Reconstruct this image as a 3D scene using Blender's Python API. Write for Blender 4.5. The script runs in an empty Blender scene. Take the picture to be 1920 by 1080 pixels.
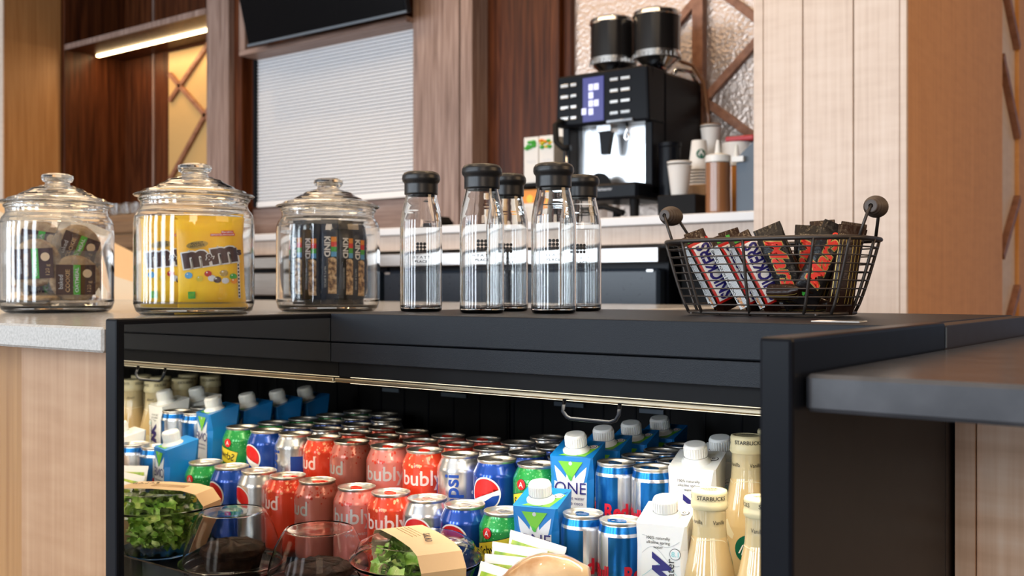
import bpy, bmesh, math, random
from mathutils import Matrix, Vector, Euler
random.seed(7)
PI = math.pi
C = bpy.context.scene.collection
sc = bpy.context.scene
R = math.radians

# ------------------------------------------------------------------ camera, world, lights, exposure
cam = bpy.data.cameras.new('camera'); cam_o = bpy.data.objects.new('camera', cam); C.objects.link(cam_o)
cam_o.location = (0, 0, 0.80); cam_o.rotation_euler = (R(90), 0, R(37.0794))
cam.sensor_width = 36; cam.lens = 36.614; cam.shift_y = -1.37/1920
cam.clip_start = 0.02; cam.clip_end = 60
cam.dof.use_dof = True; cam.dof.focus_distance = 1.27; cam.dof.aperture_fstop = 8.0
sc.camera = cam_o
vs = sc.view_settings
vs.view_transform = 'Standard'; vs.look = 'None'; vs.gamma = 1.0; vs.exposure = 0.0; vs.use_curve_mapping = False
w = bpy.data.worlds.new('world'); sc.world = w; w.use_nodes = True
w.node_tree.nodes['Background'].inputs[0].default_value = (0.62, 0.74, 1.0, 1)
w.node_tree.nodes['Background'].inputs[1].default_value = 0.24

def area(name, loc, rot, sx, sy, power, col):
    l = bpy.data.lights.new(name, 'AREA'); l.shape = 'RECTANGLE'; l.size = sx; l.size_y = sy; l.energy = power; l.color = col
    o = bpy.data.objects.new(name, l); C.objects.link(o); o.location = loc; o.rotation_euler = rot
    return o
# daylight through the tall window bays of the front of the room, behind the camera
for i in range(6):
    area('window_daylight', (-9.2+1.75*i, -4.4, 1.65), (R(90), 0, 0), 0.75, 2.2, 88, (0.80, 0.90, 1.0))
# warm room lighting; the last area is an added fill
area('warm_room_fill', (2.6, 2.6, 2.5), (0, R(70), 0), 1.6, 2.2, 50, (1.0, 0.66, 0.36))
area('warm_room_fill', (-3.2, 2.4, 2.95), (0, 0, 0), 5.0, 0.9, 40, (1.0, 0.70, 0.42))
area('warm_room_fill', (-0.6, 0.2, 2.95), (0, 0, 0), 3.0, 2.0, 20, (1.0, 0.78, 0.55))
area('warm_room_fill', (1.6, -1.4, 1.6), (R(62), 0, R(12)), 1.2, 1.0, 26, (1.0, 0.80, 0.62))  # added fill to brighten the right counter front, no lamp there
for (x, y) in ((-4.6, 3.3), (-3.3, 3.4), (-2.3, 3.6), (-1.9, 2.6), (-3.6, 2.0), (-0.4, 1.6), (-1.6, 0.6), (0.6, 0.4), (-2.6, -0.8), (-0.8, -1.2), (1.0, -1.6), (-6.1, 3.2)):
    l = bpy.data.lights.new('ceiling_downlight', 'SPOT'); l.energy = 26; l.color = (1.0, 0.68, 0.38); l.spot_size = R(95); l.spot_blend = 0.6; l.shadow_soft_size = 0.04
    o = bpy.data.objects.new('ceiling_downlight', l); C.objects.link(o); o.location = (x, y, 2.97)

# ------------------------------------------------------------------ materials
def mat(name, col, rough=0.5, metal=0.0, trans=0.0, ior=1.45, coat=0.0, emit=None, es=0.0, bump=0.0, bscale=50, spec=None, alpha=None, sss=0, bd=0.002):
    m = bpy.data.materials.new(name); m.use_nodes = True; nt = m.node_tree; b = nt.nodes['Principled BSDF']
    b.inputs['Base Color'].default_value = (*col, 1); b.inputs['Roughness'].default_value = rough; b.inputs['Metallic'].default_value = metal
    b.inputs['Transmission Weight'].default_value = trans; b.inputs['IOR'].default_value = ior; b.inputs['Coat Weight'].default_value = coat
    b.inputs['Coat Roughness'].default_value = 0.05
    if emit: b.inputs['Emission Color'].default_value = (*emit, 1); b.inputs['Emission Strength'].default_value = es
    if spec is not None: b.inputs['Specular IOR Level'].default_value = spec
    if alpha is not None: b.inputs['Alpha'].default_value = alpha
    if sss: b.inputs['Subsurface Weight'].default_value = sss; b.inputs['Subsurface Radius'].default_value = (.02, .012, .006)
    n = nt.nodes.new('ShaderNodeTexNoise'); n.inputs['Scale'].default_value = bscale; n.inputs['Detail'].default_value = 3
    tc = nt.nodes.new('ShaderNodeTexCoord'); nt.links.new(tc.outputs['Object'], n.inputs['Vector'])
    if bump:
        bp = nt.nodes.new('ShaderNodeBump'); bp.inputs['Strength'].default_value = bump; bp.inputs['Distance'].default_value = bd
        nt.links.new(n.outputs['Fac'], bp.inputs['Height']); nt.links.new(bp.outputs[0], b.inputs['Normal'])
    else:   # a whisper of variation in gloss keeps the surface procedural
        mr = nt.nodes.new('ShaderNodeMapRange'); mr.inputs['To Min'].default_value = max(0, rough-0.02); mr.inputs['To Max'].default_value = min(1, rough+0.02)
        if trans < .5: nt.links.new(n.outputs['Fac'], mr.inputs['Value']); nt.links.new(mr.outputs[0], b.inputs['Roughness'])
    return m

def ramp_mat(name, stops, scale=(1, 1, 1), nscale=8, detail=4, rough=0.5, metal=0, bump=0.0, distort=0.0, wave=None, coat=0):
    m = mat(name, stops[0][1], rough, metal, coat=coat); nt = m.node_tree; b = nt.nodes['Principled BSDF']
    tc = nt.nodes.new('ShaderNodeTexCoord'); mp = nt.nodes.new('ShaderNodeMapping'); mp.inputs['Scale'].default_value = scale
    n = nt.nodes.new('ShaderNodeTexNoise'); n.inputs['Scale'].default_value = nscale; n.inputs['Detail'].default_value = detail; n.inputs['Distortion'].default_value = distort
    cr = nt.nodes.new('ShaderNodeValToRGB'); e = cr.color_ramp.elements
    while len(e) < len(stops): e.new(0.5)
    for k, (p, c) in enumerate(stops): e[k].position = p; e[k].color = (*c, 1)
    nt.links.new(tc.outputs['Object'], mp.inputs[0]); nt.links.new(mp.outputs[0], n.inputs['Vector'])
    src = n.outputs['Fac']
    if wave:
        n2 = nt.nodes.new('ShaderNodeTexNoise'); n2.inputs['Scale'].default_value = wave[1]; n2.inputs['Detail'].default_value = 2
        mp2 = nt.nodes.new('ShaderNodeMapping'); mp2.inputs['Scale'].default_value = wave[0]
        nt.links.new(tc.outputs['Object'], mp2.inputs[0]); nt.links.new(mp2.outputs[0], n2.inputs['Vector'])
        mx = nt.nodes.new('ShaderNodeMix'); mx.inputs[0].default_value = wave[2]
        nt.links.new(src, mx.inputs[2]); nt.links.new(n2.outputs['Fac'], mx.inputs[3]); src = mx.outputs[0]
    nt.links.new(src, cr.inputs[0]); nt.links.new(cr.outputs[0], b.inputs['Base Color'])
    if bump:
        bp = nt.nodes.new('ShaderNodeBump'); bp.inputs['Strength'].default_value = bump; bp.inputs['Distance'].default_value = 0.004
        nt.links.new(src, bp.inputs['Height']); nt.links.new(bp.outputs[0], b.inputs['Normal'])
    return m

M = {}
M['maple'] = ramp_mat('pale_maple_wood', [(0.3, (0.60, 0.47, 0.385)), (0.5, (0.70, 0.57, 0.475)), (0.72, (0.77, 0.65, 0.56))], (30, 30, 0.7), 3, 5, 0.42, wave=((3, 3, 14), 3, 0.35))
M['maple_warm_lit'] = ramp_mat('warm_lit_maple_wood', [(0.3, (0.56, 0.25, 0.055)), (0.5, (0.66, 0.31, 0.078)), (0.72, (0.73, 0.37, 0.11))], (26, 26, 0.7), 3, 5, 0.4, wave=((3, 3, 14), 3, 0.35))  # same maple, orange lamp light of the side faces put into its colour
M['maple_dark'] = ramp_mat('warm_lit_amber_maple', [(0.3, (0.32, 0.145, 0.048)), (0.7, (0.45, 0.235, 0.09))], (26, 26, 0.7), 3, 5, 0.4)  # warm light on the left pillar's side is put into this colour
M['curly'] = ramp_mat('curly_maple_wood', [(0.3, (0.60, 0.37, 0.23)), (0.5, (0.74, 0.50, 0.34)), (0.7, (0.84, 0.64, 0.49))], (40, 40, 1.2), 3, 4, 0.38, wave=((1.5, 1.5, 12), 5, 0.5))
M['walnut'] = ramp_mat('dark_walnut_wood', [(0.3, (0.026, 0.0065, 0.002)), (0.5, (0.068, 0.018, 0.0055)), (0.75, (0.13, 0.040, 0.013))], (16, 16, 0.8), 2.5, 6, 0.4, distort=0.6)
M['walnut_lit'] = ramp_mat('lit_walnut_wood', [(0.3, (0.155, 0.095, 0.075)), (0.5, (0.26, 0.175, 0.145)), (0.72, (0.36, 0.265, 0.23))], (20, 20, 0.9), 3, 6, 0.45, distort=0.4)  # walnut copy with the light falling on it put into the colour
M['walnut_h'] = ramp_mat('lit_walnut_wood_flat', [(0.3, (0.155, 0.095, 0.075)), (0.5, (0.26, 0.175, 0.145)), (0.72, (0.36, 0.265, 0.23))], (0.9, 20, 20), 3, 6, 0.45, distort=0.4)  # same painted-in light, grain lying flat
M['walnut'].node_tree.nodes['Principled BSDF'].inputs['Specular IOR Level'].default_value = 0.25
M['lattice'] = ramp_mat('red_brown_wood', [(0.3, (0.20, 0.085, 0.045)), (0.7, (0.36, 0.17, 0.10))], (9, 9, 9), 3, 4, 0.4)
M['white_counter'] = mat('white_worktop', (0.80, 0.80, 0.81), 0.3)
M['stone'] = ramp_mat('pale_speckled_quartz', [(0.3, (0.42, 0.41, 0.395)), (0.5, (0.50, 0.49, 0.47)), (0.7, (0.56, 0.55, 0.53))], (1, 1, 1), 260, 2, 0.16)
M['black_quartz'] = ramp_mat('charcoal_quartz', [(0.3, (0.040, 0.043, 0.050)), (0.7, (0.066, 0.069, 0.079))], (1, 1, 1), 30, 6, 0.22)
M['powder'] = mat('black_powder_coat', (0.0065, 0.009, 0.014), 0.40, spec=.27, bump=0.25, bscale=1400)
M['black'] = mat('satin_black_metal', (0.004, 0.005, 0.008), 0.32, spec=.14)
M['black_matte'] = mat('matt_black', (0.006, 0.006, 0.007), 0.6, spec=.2)
M['brown_black'] = mat('brown_black_laminate', (0.017, 0.011, 0.009), 0.42)
M['mirror'] = mat('tinted_mirror_panel', (0.74, 0.70, 0.62), 0.015, 1.0)
M['glass'] = mat('clear_glass', (0.98, 0.99, 0.985), 0.0, 0, 1.0, 1.45)
M['glass_thin'] = mat('clear_plastic', (1, 1, 1), 0.02, 0, 1.0, 1.12)
M['steel'] = ramp_mat('brushed_steel', [(0.3, (0.55, 0.54, 0.53)), (0.7, (0.70, 0.69, 0.68))], (1, 30, 60), 4, 3, 0.32, 1.0)
M['chrome'] = mat('polished_chrome', (0.86, 0.87, 0.88), 0.08, 1.0)
M['plate'] = mat('polished_back_plate', (0.95, 0.97, 1.0), 0.30, 1.0)
M['alu'] = mat('can_end_aluminium', (0.66, 0.62, 0.56), 0.34, 0.95)
M['silver'] = mat('silver_can', (0.66, 0.67, 0.70), 0.25, 0.9)
M['wire'] = mat('dark_bronze_wire', (0.055, 0.045, 0.04), 0.42, 0.6)
M['grip'] = mat('dark_turned_wood', (0.075, 0.055, 0.045), 0.5, bump=.2)
M['cap_black'] = mat('black_silicone_cap', (0.012, 0.012, 0.013), 0.34)
M['ink'] = mat('black_ink', (0.008, 0.008, 0.009), 0.45)
M['white'] = mat('white_print', (0.80, 0.79, 0.78), 0.4)
M['white_plastic'] = mat('white_plastic', (0.82, 0.82, 0.80), 0.3, sss=0.1)
M['paper'] = mat('white_paper', (0.78, 0.76, 0.73), 0.6)
M['cream_lid'] = mat('cream_metal_lid', (0.62, 0.54, 0.33), 0.4)
M['latte'] = mat('vanilla_coffee_drink', (0.57, 0.41, 0.195), 0.10, coat=.8)
M['latte_top'] = mat('empty_bottle_neck', (0.50, 0.40, 0.22), 0.08, coat=.8)
M['green_logo'] = mat('dark_green_print', (0.0, 0.10, 0.055), 0.4)
M['pink_can'] = mat('salmon_pink_can', (0.60, 0.185, 0.155), 0.30, 0.35, coat=0.6)
M['orange_can'] = mat('orange_red_can', (0.70, 0.052, 0.018), 0.28, 0.3, coat=0.6)
M['dot_red'] = mat('red_dot_print', (0.52, 0.035, 0.015), 0.35)
M['dot_peach'] = mat('peach_dot_print', (0.80, 0.33, 0.17), 0.35)
M['grey_print'] = mat('silver_grey_print', (0.50, 0.49, 0.49), 0.35, 0.3)
M['pink_print'] = mat('pale_pink_print', (0.80, 0.58, 0.55), 0.35, 0.1)
M['blue_can'] = mat('deep_blue_can', (0.006, 0.055, 0.34), 0.25, 0.5, coat=0.7)
M['globe_red'] = mat('red_print', (0.62, 0.012, 0.012), 0.35)
M['globe_blue'] = mat('blue_print', (0.008, 0.05, 0.30), 0.35)
M['navy'] = mat('navy_print', (0.02, 0.015, 0.16), 0.4)
M['green_can'] = ramp_mat('sparkling_green_can', [(0.60, (0.010, 0.26, 0.045)), (0.68, (0.03, 0.36, 0.09)), (0.76, (0.45, 0.72, 0.36))], (1, 1, 1), 420, 1, 0.28, 0.3, coat=0.6)
M['yellow_print'] = mat('mustard_yellow_print', (0.72, 0.55, 0.03), 0.4)
M['energy_blue'] = mat('metallic_blue_can', (0.01, 0.13, 0.40), 0.24, 0.8)
M['energy_dark'] = mat('metallic_dark_blue_can', (0.01, 0.06, 0.20), 0.22, 0.85)
M['red_ink'] = mat('crimson_print', (0.55, 0.01, 0.03), 0.4)
M['sky_carton'] = mat('sky_blue_carton', (0.006, 0.17, 0.50), 0.35, coat=0.2)
M['lime_carton'] = mat('leaf_green_print', (0.14, 0.45, 0.03), 0.35)
M['petal'] = mat('pale_grey_print', (0.66, 0.68, 0.72), 0.4)
M['line_grey'] = mat('fine_grey_print', (0.45, 0.48, 0.50), 0.5)
M['teal_line'] = mat('teal_print', (0.30, 0.62, 0.64), 0.5)
M['yellow_bag'] = ramp_mat('yellow_candy_bag', [(0.3, (0.92, 0.42, 0.002)), (0.6, (1.0, 0.62, 0.006))], (1, 1, 1), 9, 3, 0.3, bump=0.6)
M['brown_print'] = mat('chocolate_print', (0.055, 0.016, 0.010), 0.4)
M['kraft'] = mat('kraft_paper', (0.56, 0.38, 0.21), 0.6, bump=.1)
M['oat'] = ramp_mat('oat_cookie', [(0.35, (0.36, 0.18, 0.06)), (0.6, (0.66, 0.44, 0.22))], (1, 1, 1), 90, 4, 0.55, bump=1)
M['nuts'] = ramp_mat('nut_bar', [(0.38, (0.10, 0.045, 0.02)), (0.5, (0.42, 0.25, 0.11)), (0.62, (0.72, 0.52, 0.30))], (1, 1, 1), 150, 3, 0.35, bump=1)
M['wrap_black'] = mat('glossy_black_wrapper', (0.009, 0.007, 0.007), 0.26, spec=.35, bump=.5, bscale=120)
M['wrap_brown'] = mat('glossy_brown_wrapper', (0.024, 0.010, 0.006), 0.26, spec=.35, bump=.5, bscale=120)
M['wrap_red'] = mat('red_wrapper', (0.50, 0.012, 0.010), 0.3)
M['gold'] = mat('gold_print', (0.40, 0.27, 0.07), 0.35, 0.5)
M['bright_red'] = mat('bright_red_print', (0.75, 0.03, 0.012), 0.35)
M['green_print'] = mat('green_print', (0.06, 0.42, 0.05), 0.4)
M['orange_print'] = mat('orange_print', (0.85, 0.28, 0.01), 0.4)
M['blue_print'] = mat('light_blue_print', (0.10, 0.38, 0.70), 0.4)
M['lettuce'] = ramp_mat('green_lettuce', [(0.32, (0.06, 0.17, 0.01)), (0.5, (0.24, 0.42, 0.05)), (0.66, (0.58, 0.66, 0.24))], (1, 1, 1), 55, 4, 0.4, bump=.5)
M['muffin'] = ramp_mat('dark_chocolate_cake', [(0.3, (0.006, 0.0025, 0.0015)), (0.7, (0.030, 0.012, 0.006))], (1, 1, 1), 70, 5, 0.7, bump=1)
M['muffin'].node_tree.nodes['Principled BSDF'].inputs['Specular IOR Level'].default_value = 0.15
M['bread'] = ramp_mat('baked_bread', [(0.35, (0.42, 0.20, 0.07)), (0.6, (0.72, 0.50, 0.28))], (1, 1, 1), 26, 4, 0.35, bump=.6)
M['leaf_pic'] = ramp_mat('printed_leaf_picture', [(0.35, (0.10, 0.28, 0.02)), (0.5, (0.30, 0.46, 0.03)), (0.68, (0.62, 0.62, 0.10))], (1, 1, 1), 50, 4, 0.35)
M['slat_white'] = mat('pale_aluminium_slat', (0.84, 0.87, 0.91), 0.34, 0.1)
M['slat_gap'] = mat('slat_groove_grey', (0.16, 0.17, 0.19), 0.5)
M['tv_screen'] = mat('tv_screen_glass', (0.002, 0.002, 0.003), 0.2, spec=.06)
M['hammered'] = mat('hammered_glass', (0.56, 0.46, 0.40), 0.24, 0.6, bump=1.0, bscale=60, bd=.0045)
M['amber_glass'] = mat('amber_textured_glass', (0.62, 0.40, 0.16), 0.35, 0.1, bump=.6, bscale=60)
M['led'] = mat('led_strip', (1, .8, .5), 0.5, emit=(1.0, 0.72, 0.36), es=14)
M['led_cool'] = mat('led_tube', (1, .95, .8), 0.5, emit=(1.0, 0.88, 0.62), es=1.2)
M['screen_blue'] = mat('touchscreen_blue', (0.02, 0.02, 0.08), 0.3, emit=(0.07, 0.075, 0.32), es=0.7)
M['screen_white'] = mat('touchscreen_icons', (0.5, 0.5, 0.6), 0.3, emit=(0.55, 0.60, 0.95), es=1.0)
M['smoked'] = mat('smoked_plastic', (0.010, 0.009, 0.009), 0.16, coat=.2)
M['coffee'] = mat('coffee_beans', (0.03, 0.015, 0.008), 0.5, bump=1, bscale=200)
M['caramel'] = mat('caramel_syrup', (0.30, 0.13, 0.055), 0.2, coat=.6)
M['amber_syrup'] = mat('amber_syrup', (0.55, 0.22, 0.04), 0.2, coat=.6)
M['blue_grey'] = mat('blue_grey_plastic', (0.10, 0.13, 0.17), 0.45)
M['red_plastic'] = mat('red_plastic', (0.45, 0.01, 0.015), 0.35)
M['sleeve_brown'] = mat('brown_card_sleeve', (0.28, 0.15, 0.06), 0.6)
M['drawer_wood'] = ramp_mat('warm_drawer_wood', [(0.3, (0.17, 0.085, 0.035)), (0.7, (0.28, 0.15, 0.065))], (1, 20, 20), 3, 4, 0.45)
M['cream'] = mat('cream_laminate', (0.74, 0.54, 0.34), 0.5)
M['floor'] = ramp_mat('grey_brown_floor_tile', [(0.3, (0.16, 0.13, 0.11)), (0.7, (0.24, 0.20, 0.17))], (1, 1, 1), 4, 5, 0.35)
M['plaster'] = mat('warm_white_plaster', (0.62, 0.56, 0.50), 0.8)
M['ceiling'] = mat('white_ceiling', (0.62, 0.58, 0.53), 0.9)
M['film'] = mat('glossy_clear_film', (0.9, 0.9, 0.9), 0.08, 0, 0.9, 1.1)

# ------------------------------------------------------------------ mesh helpers
class MB:
    def __init__(s): s.bm = bmesh.new(); s.mats = []
    def mi(s, m):
        m = M[m] if isinstance(m, str) else m
        if m not in s.mats: s.mats.append(m)
        return s.mats.index(m)
    def faces(s, vs_, fs, m, smooth=False, T=None):
        k = s.mi(m); v = [s.bm.verts.new(T @ Vector(p) if T else Vector(p)) for p in vs_]; out = []
        for f in fs:
            try: fc = s.bm.faces.new([v[i] for i in f])
            except ValueError: continue
            fc.material_index = k; fc.smooth = smooth; out.append(fc)
        return v, out
    def box(s, x0, x1, y0, y1, z0, z1, m, bev=0, T=None, seg=1):
        v = [(x, y, z) for x in (x0, x1) for y in (y0, y1) for z in (z0, z1)]
        f = [(0, 1, 3, 2), (4, 6, 7, 5), (0, 4, 5, 1), (2, 3, 7, 6), (0, 2, 6, 4), (1, 5, 7, 3)]
        vv, ff = s.faces(v, f, m, False, T)
        if bev:
            ed = list({e for q in ff for e in q.edges})
            r = bmesh.ops.bevel(s.bm, geom=ed, offset=bev, segments=seg, profile=0.5, affect='EDGES')
            for q in r['faces']: q.material_index = s.mi(m)
        return s
    def lathe(s, prof, m, seg=32, T=None, smooth=True, x=0, y=0, z=0, cap0=False, cap1=False):
        # prof: list of (r, z[, material])
        if smooth:      # support loops so that smooth shading stays true on long straight runs
            q = [prof[0]]
            for a_, b_ in zip(prof, prof[1:]):
                L_ = math.hypot(b_[0]-a_[0], b_[1]-a_[1])
                if L_ > .005:
                    e_ = min(.0012, .15*L_)/L_
                    for t_ in (e_, 1-e_): q.append((a_[0]+(b_[0]-a_[0])*t_, a_[1]+(b_[1]-a_[1])*t_)+tuple(a_[2:]))
                q.append(b_)
            prof = q
        rings = []
        for p in prof:
            r, h = p[0], p[1]
            rings.append([s.bm.verts.new((T @ Vector((x+r*math.cos(2*PI*i/seg), y+r*math.sin(2*PI*i/seg), z+h))) if T else Vector((x+r*math.cos(2*PI*i/seg), y+r*math.sin(2*PI*i/seg), z+h))) for i in range(seg)])
        for k in range(len(prof)-1):
            mi = s.mi(prof[k][2] if len(prof[k]) > 2 else m)
            for i in range(seg):
                j = (i+1) % seg
                f = s.bm.faces.new((rings[k][i], rings[k][j], rings[k+1][j], rings[k+1][i])); f.material_index = mi; f.smooth = smooth
        if cap0: f = s.bm.faces.new(rings[0][::-1]); f.material_index = s.mi(m)
        if cap1: f = s.bm.faces.new(rings[-1]); f.material_index = s.mi(m)
        return s
    def tube(s, pts, r, m, seg=8, closed=False, smooth=True, rf=None):
        pts = [Vector(p) for p in pts]; n = len(pts); rings = []
        prev = None
        for i in range(n):
            if closed: d = pts[(i+1) % n]-pts[i-1]
            else: d = pts[min(i+1, n-1)]-pts[max(i-1, 0)]
            d.normalize()
            if prev is None:
                a = Vector((0, 0, 1)) if abs(d.z) < 0.9 else Vector((1, 0, 0)); u = d.cross(a).normalized()
            else: u = (prev-d*prev.dot(d)).normalized()
            prev = u; v = d.cross(u); rr = rf(i/(n-1)) if rf else r
            rings.append([s.bm.verts.new(pts[i]+(u*math.cos(2*PI*k/seg)+v*math.sin(2*PI*k/seg))*rr) for k in range(seg)])
        mi = s.mi(m)
        for i in range(n if closed else n-1):
            a, b = rings[i], rings[(i+1) % n]
            for k in range(seg):
                f = s.bm.faces.new((a[k], a[(k+1) % seg], b[(k+1) % seg], b[k])); f.material_index = mi; f.smooth = smooth
        if not closed:
            for q in (rings[0][::-1], rings[-1]): f = s.bm.faces.new(q); f.material_index = mi
        return s
    def prism(s, poly, y0, y1, m, T=None):   # outline in xz extruded in y
        n = len(poly); v = [(p[0], y0, p[1]) for p in poly]+[(p[0], y1, p[1]) for p in poly]
        f = [tuple(range(n)), tuple(range(2*n-1, n-1, -1))]+[(i, i+n, (i+1) % n+n, (i+1) % n) for i in range(n)]
        s.faces(v, f, m, False, T); return s
    def flat(s, polys, m, mp, off=0.0002, step=None):
        """print: 2D outlines mapped on a surface by mp(u, v, off)"""
        b = bmesh.new()
        for poly in polys:
            if isinstance(poly, tuple):
                vv = [b.verts.new((p[0], p[1], 0)) for p in poly[0]]
                for f in poly[1]:
                    try: b.faces.new([vv[i] for i in f])
                    except ValueError: pass
            else:
                try: b.faces.new([b.verts.new((p[0], p[1], 0)) for p in poly])
                except ValueError: pass
        if step and b.verts:
            bmesh.ops.triangulate(b, faces=b.faces[:])
            for ax in (0, 1):
                st = step if ax == 0 else step*1.3
                lo = min(v.co[ax] for v in b.verts); hi = max(v.co[ax] for v in b.verts); t = math.ceil(lo/st)*st
                while t < hi:
                    co = [0, 0, 0]; co[ax] = t; no = [0, 0, 0]; no[ax] = 1
                    bmesh.ops.bisect_plane(b, geom=b.verts[:]+b.edges[:]+b.faces[:], dist=1e-6, plane_co=co, plane_no=no); t += st
        k = s.mi(m); mpv = {}
        for v in b.verts: mpv[v] = s.bm.verts.new(mp(v.co.x, v.co.y, off))
        for f in b.faces:
            try: q = s.bm.faces.new([mpv[v] for v in f.verts]); q.material_index = k; q.smooth = bool(step)
            except ValueError: pass
        b.free(); return s
    def transform(s, T): bmesh.ops.transform(s.bm, matrix=T, verts=s.bm.verts[:]); return s
    def build(s, name, parent=None, fix=True, loc=None, rot=None, bevel=0, solid=0, sub=0):
        bmesh.ops.remove_doubles(s.bm, verts=s.bm.verts[:], dist=2e-7)
        if fix: bmesh.ops.recalc_face_normals(s.bm, faces=s.bm.faces[:])
        me = bpy.data.meshes.new(name); s.bm.to_mesh(me); s.bm.free()
        for m in s.mats: me.materials.append(m)
        o = bpy.data.objects.new(name, me); C.objects.link(o)
        if parent: o.parent = parent
        if loc: o.location = loc
        if rot: o.rotation_euler = rot
        if solid: d = o.modifiers.new('solid', 'SOLIDIFY'); d.thickness = solid; d.offset = 0
        if sub: d = o.modifiers.new('sub', 'SUBSURF'); d.levels = sub; d.render_levels = sub
        if bevel: d = o.modifiers.new('bevel', 'BEVEL'); d.width = bevel; d.segments = 2; d.limit_method = 'ANGLE'
        return o

_tx = {}
def text2d(t, bold=0.0, shear=0.0, space=1.0):
    k = (t, bold, shear, space)
    if k not in _tx:
        cu = bpy.data.curves.new('t', 'FONT'); cu.body = t; cu.size = 1; cu.shear = shear; cu.space_character = space; cu.offset = bold
        cu.resolution_u = 3; cu.fill_mode = 'FRONT' if False else cu.fill_mode
        o = bpy.data.objects.new('t', cu); C.objects.link(o)
        dg = bpy.context.evaluated_depsgraph_get(); me = o.evaluated_get(dg).to_mesh()
        vs_ = [(v.co.x, v.co.y) for v in me.vertices]; fs = [tuple(p.vertices) for p in me.polygons]
        o.evaluated_get(dg).to_mesh_clear(); bpy.data.objects.remove(o); bpy.data.curves.remove(cu)
        _tx[k] = (vs_, fs)
    return _tx[k]
def txt(t, cx, cy, w=None, h=None, rot=0, bold=0.0, shear=0.0, space=1.0, ref=None):
    vs_, fs = text2d(t, bold, shear, space)
    rv = text2d(ref or t, 0.0, shear, space)[0] if (ref or bold) else vs_
    x0, x1 = min(v[0] for v in rv), max(v[0] for v in rv); y0, y1 = min(v[1] for v in rv), max(v[1] for v in rv)
    if w and h: sx, sy = w/(x1-x0), h/(y1-y0)
    elif w: sx = sy = w/(x1-x0)
    else: sx = sy = h/(y1-y0)
    c, s_ = math.cos(rot), math.sin(rot); out = []
    for (x, y) in vs_:
        a, b = (x-(x0+x1)/2)*sx, (y-(y0+y1)/2)*sy
        out.append((cx+a*c-b*s_, cy+a*s_+b*c))
    return (out, list(fs))
def circ(cx, cy, r, n=20, ry=None): return [(cx+r*math.cos(2*PI*i/n), cy+(ry or r)*math.sin(2*PI*i/n)) for i in range(n)]
def rect(x0, x1, y0, y1): return [(x0, y0), (x1, y0), (x1, y1), (x0, y1)]
def rotp(poly, a, cx=0, cy=0):
    c, s_ = math.cos(a), math.sin(a); return [(cx+(x-cx)*c-(y-cy)*s_, cy+(x-cx)*s_+(y-cy)*c) for x, y in poly]
def cyl_map(rfun, R0, ang0=-90):
    def f(u, v, off):
        a = R(ang0)+u/R0; r = rfun(v)+off
        return Vector((r*math.cos(a), r*math.sin(a), v))
    return f
def front_map(y, x0=0, z0=0): return lambda u, v, off: Vector((x0+u, y-off, z0+v))
def side_map(x, y0=0, z0=0): return lambda u, v, off: Vector((x+off, y0+u, z0+v))
def top_map(z, x0=0, y0=0): return lambda u, v, off: Vector((x0+u, y0+v, z+off))
def interp(prof):
    def f(z):
        for (a, b) in zip(prof, prof[1:]):
            if a[1] <= z <= b[1] and b[1] > a[1]: t = (z-a[1])/(b[1]-a[1]); return a[0]+(b[0]-a[0])*t
        return prof[0][0] if z < prof[0][1] else prof[-1][0]
    return f

def thing(name, label, cat, loc=(0, 0, 0), rz=0, group=None):
    o = bpy.data.objects.new(name, None); C.objects.link(o); o.location = loc; o.rotation_euler = (0, 0, rz); o.empty_display_size = .02
    o['label'] = label; o['category'] = cat
    if group: o['group'] = group
    return o
def tag(o, label, cat, group=None):
    o['label'] = label; o['category'] = cat
    if group: o['group'] = group
    return o
def struct(o): o['kind'] = 'structure'; return o
def dup(root, loc, rz=0, label=None, group=None, rot=None):
    r = root.copy(); C.objects.link(r); r.location = loc; r.rotation_euler = rot or (0, 0, rz)
    if label: r['label'] = label
    if group: r['group'] = group
    for ch in list(root.children):
        c = ch.copy(); C.objects.link(c); c.parent = r
        for g in list(ch.children):
            d = g.copy(); C.objects.link(d); d.parent = c
    return r
def first_or_dup(cache, key, maker, loc, rz, label, group, rot=None):
    if key not in cache:
        o = maker(); cache[key] = o; o.location = loc; o.rotation_euler = rot or (0, 0, rz); o['label'] = label
        if group: o['group'] = group
        return o
    return dup(cache[key], loc, rz, label, group, rot)

# ------------------------------------------------------------------ the room
CZ = 0.80   # eye height; heights below are absolute
def slab(name, x0, x1, y0, y1, z0, z1, m, parent=None, bev=0):
    return MB().box(x0, x1, y0, y1, z0, z1, m, bev).build(name, parent)
struct(slab('floor', -10, 4, -4.6, 6.2, -0.05, 0, 'floor'))
struct(slab('ceiling', -10, 4, -4.6, 6.2, 3.0, 3.05, 'ceiling'))
struct(slab('wall_back', -10, -0.86, 4.52, 4.60, 0, 3.0, 'plaster'))
struct(slab('wall_right', 4.0, 4.08, -4.6, 6.2, 0, 3.0, 'plaster'))
struct(slab('wall_left', -10.08, -10, -4.6, 6.2, 0, 3.0, 'plaster'))

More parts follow.
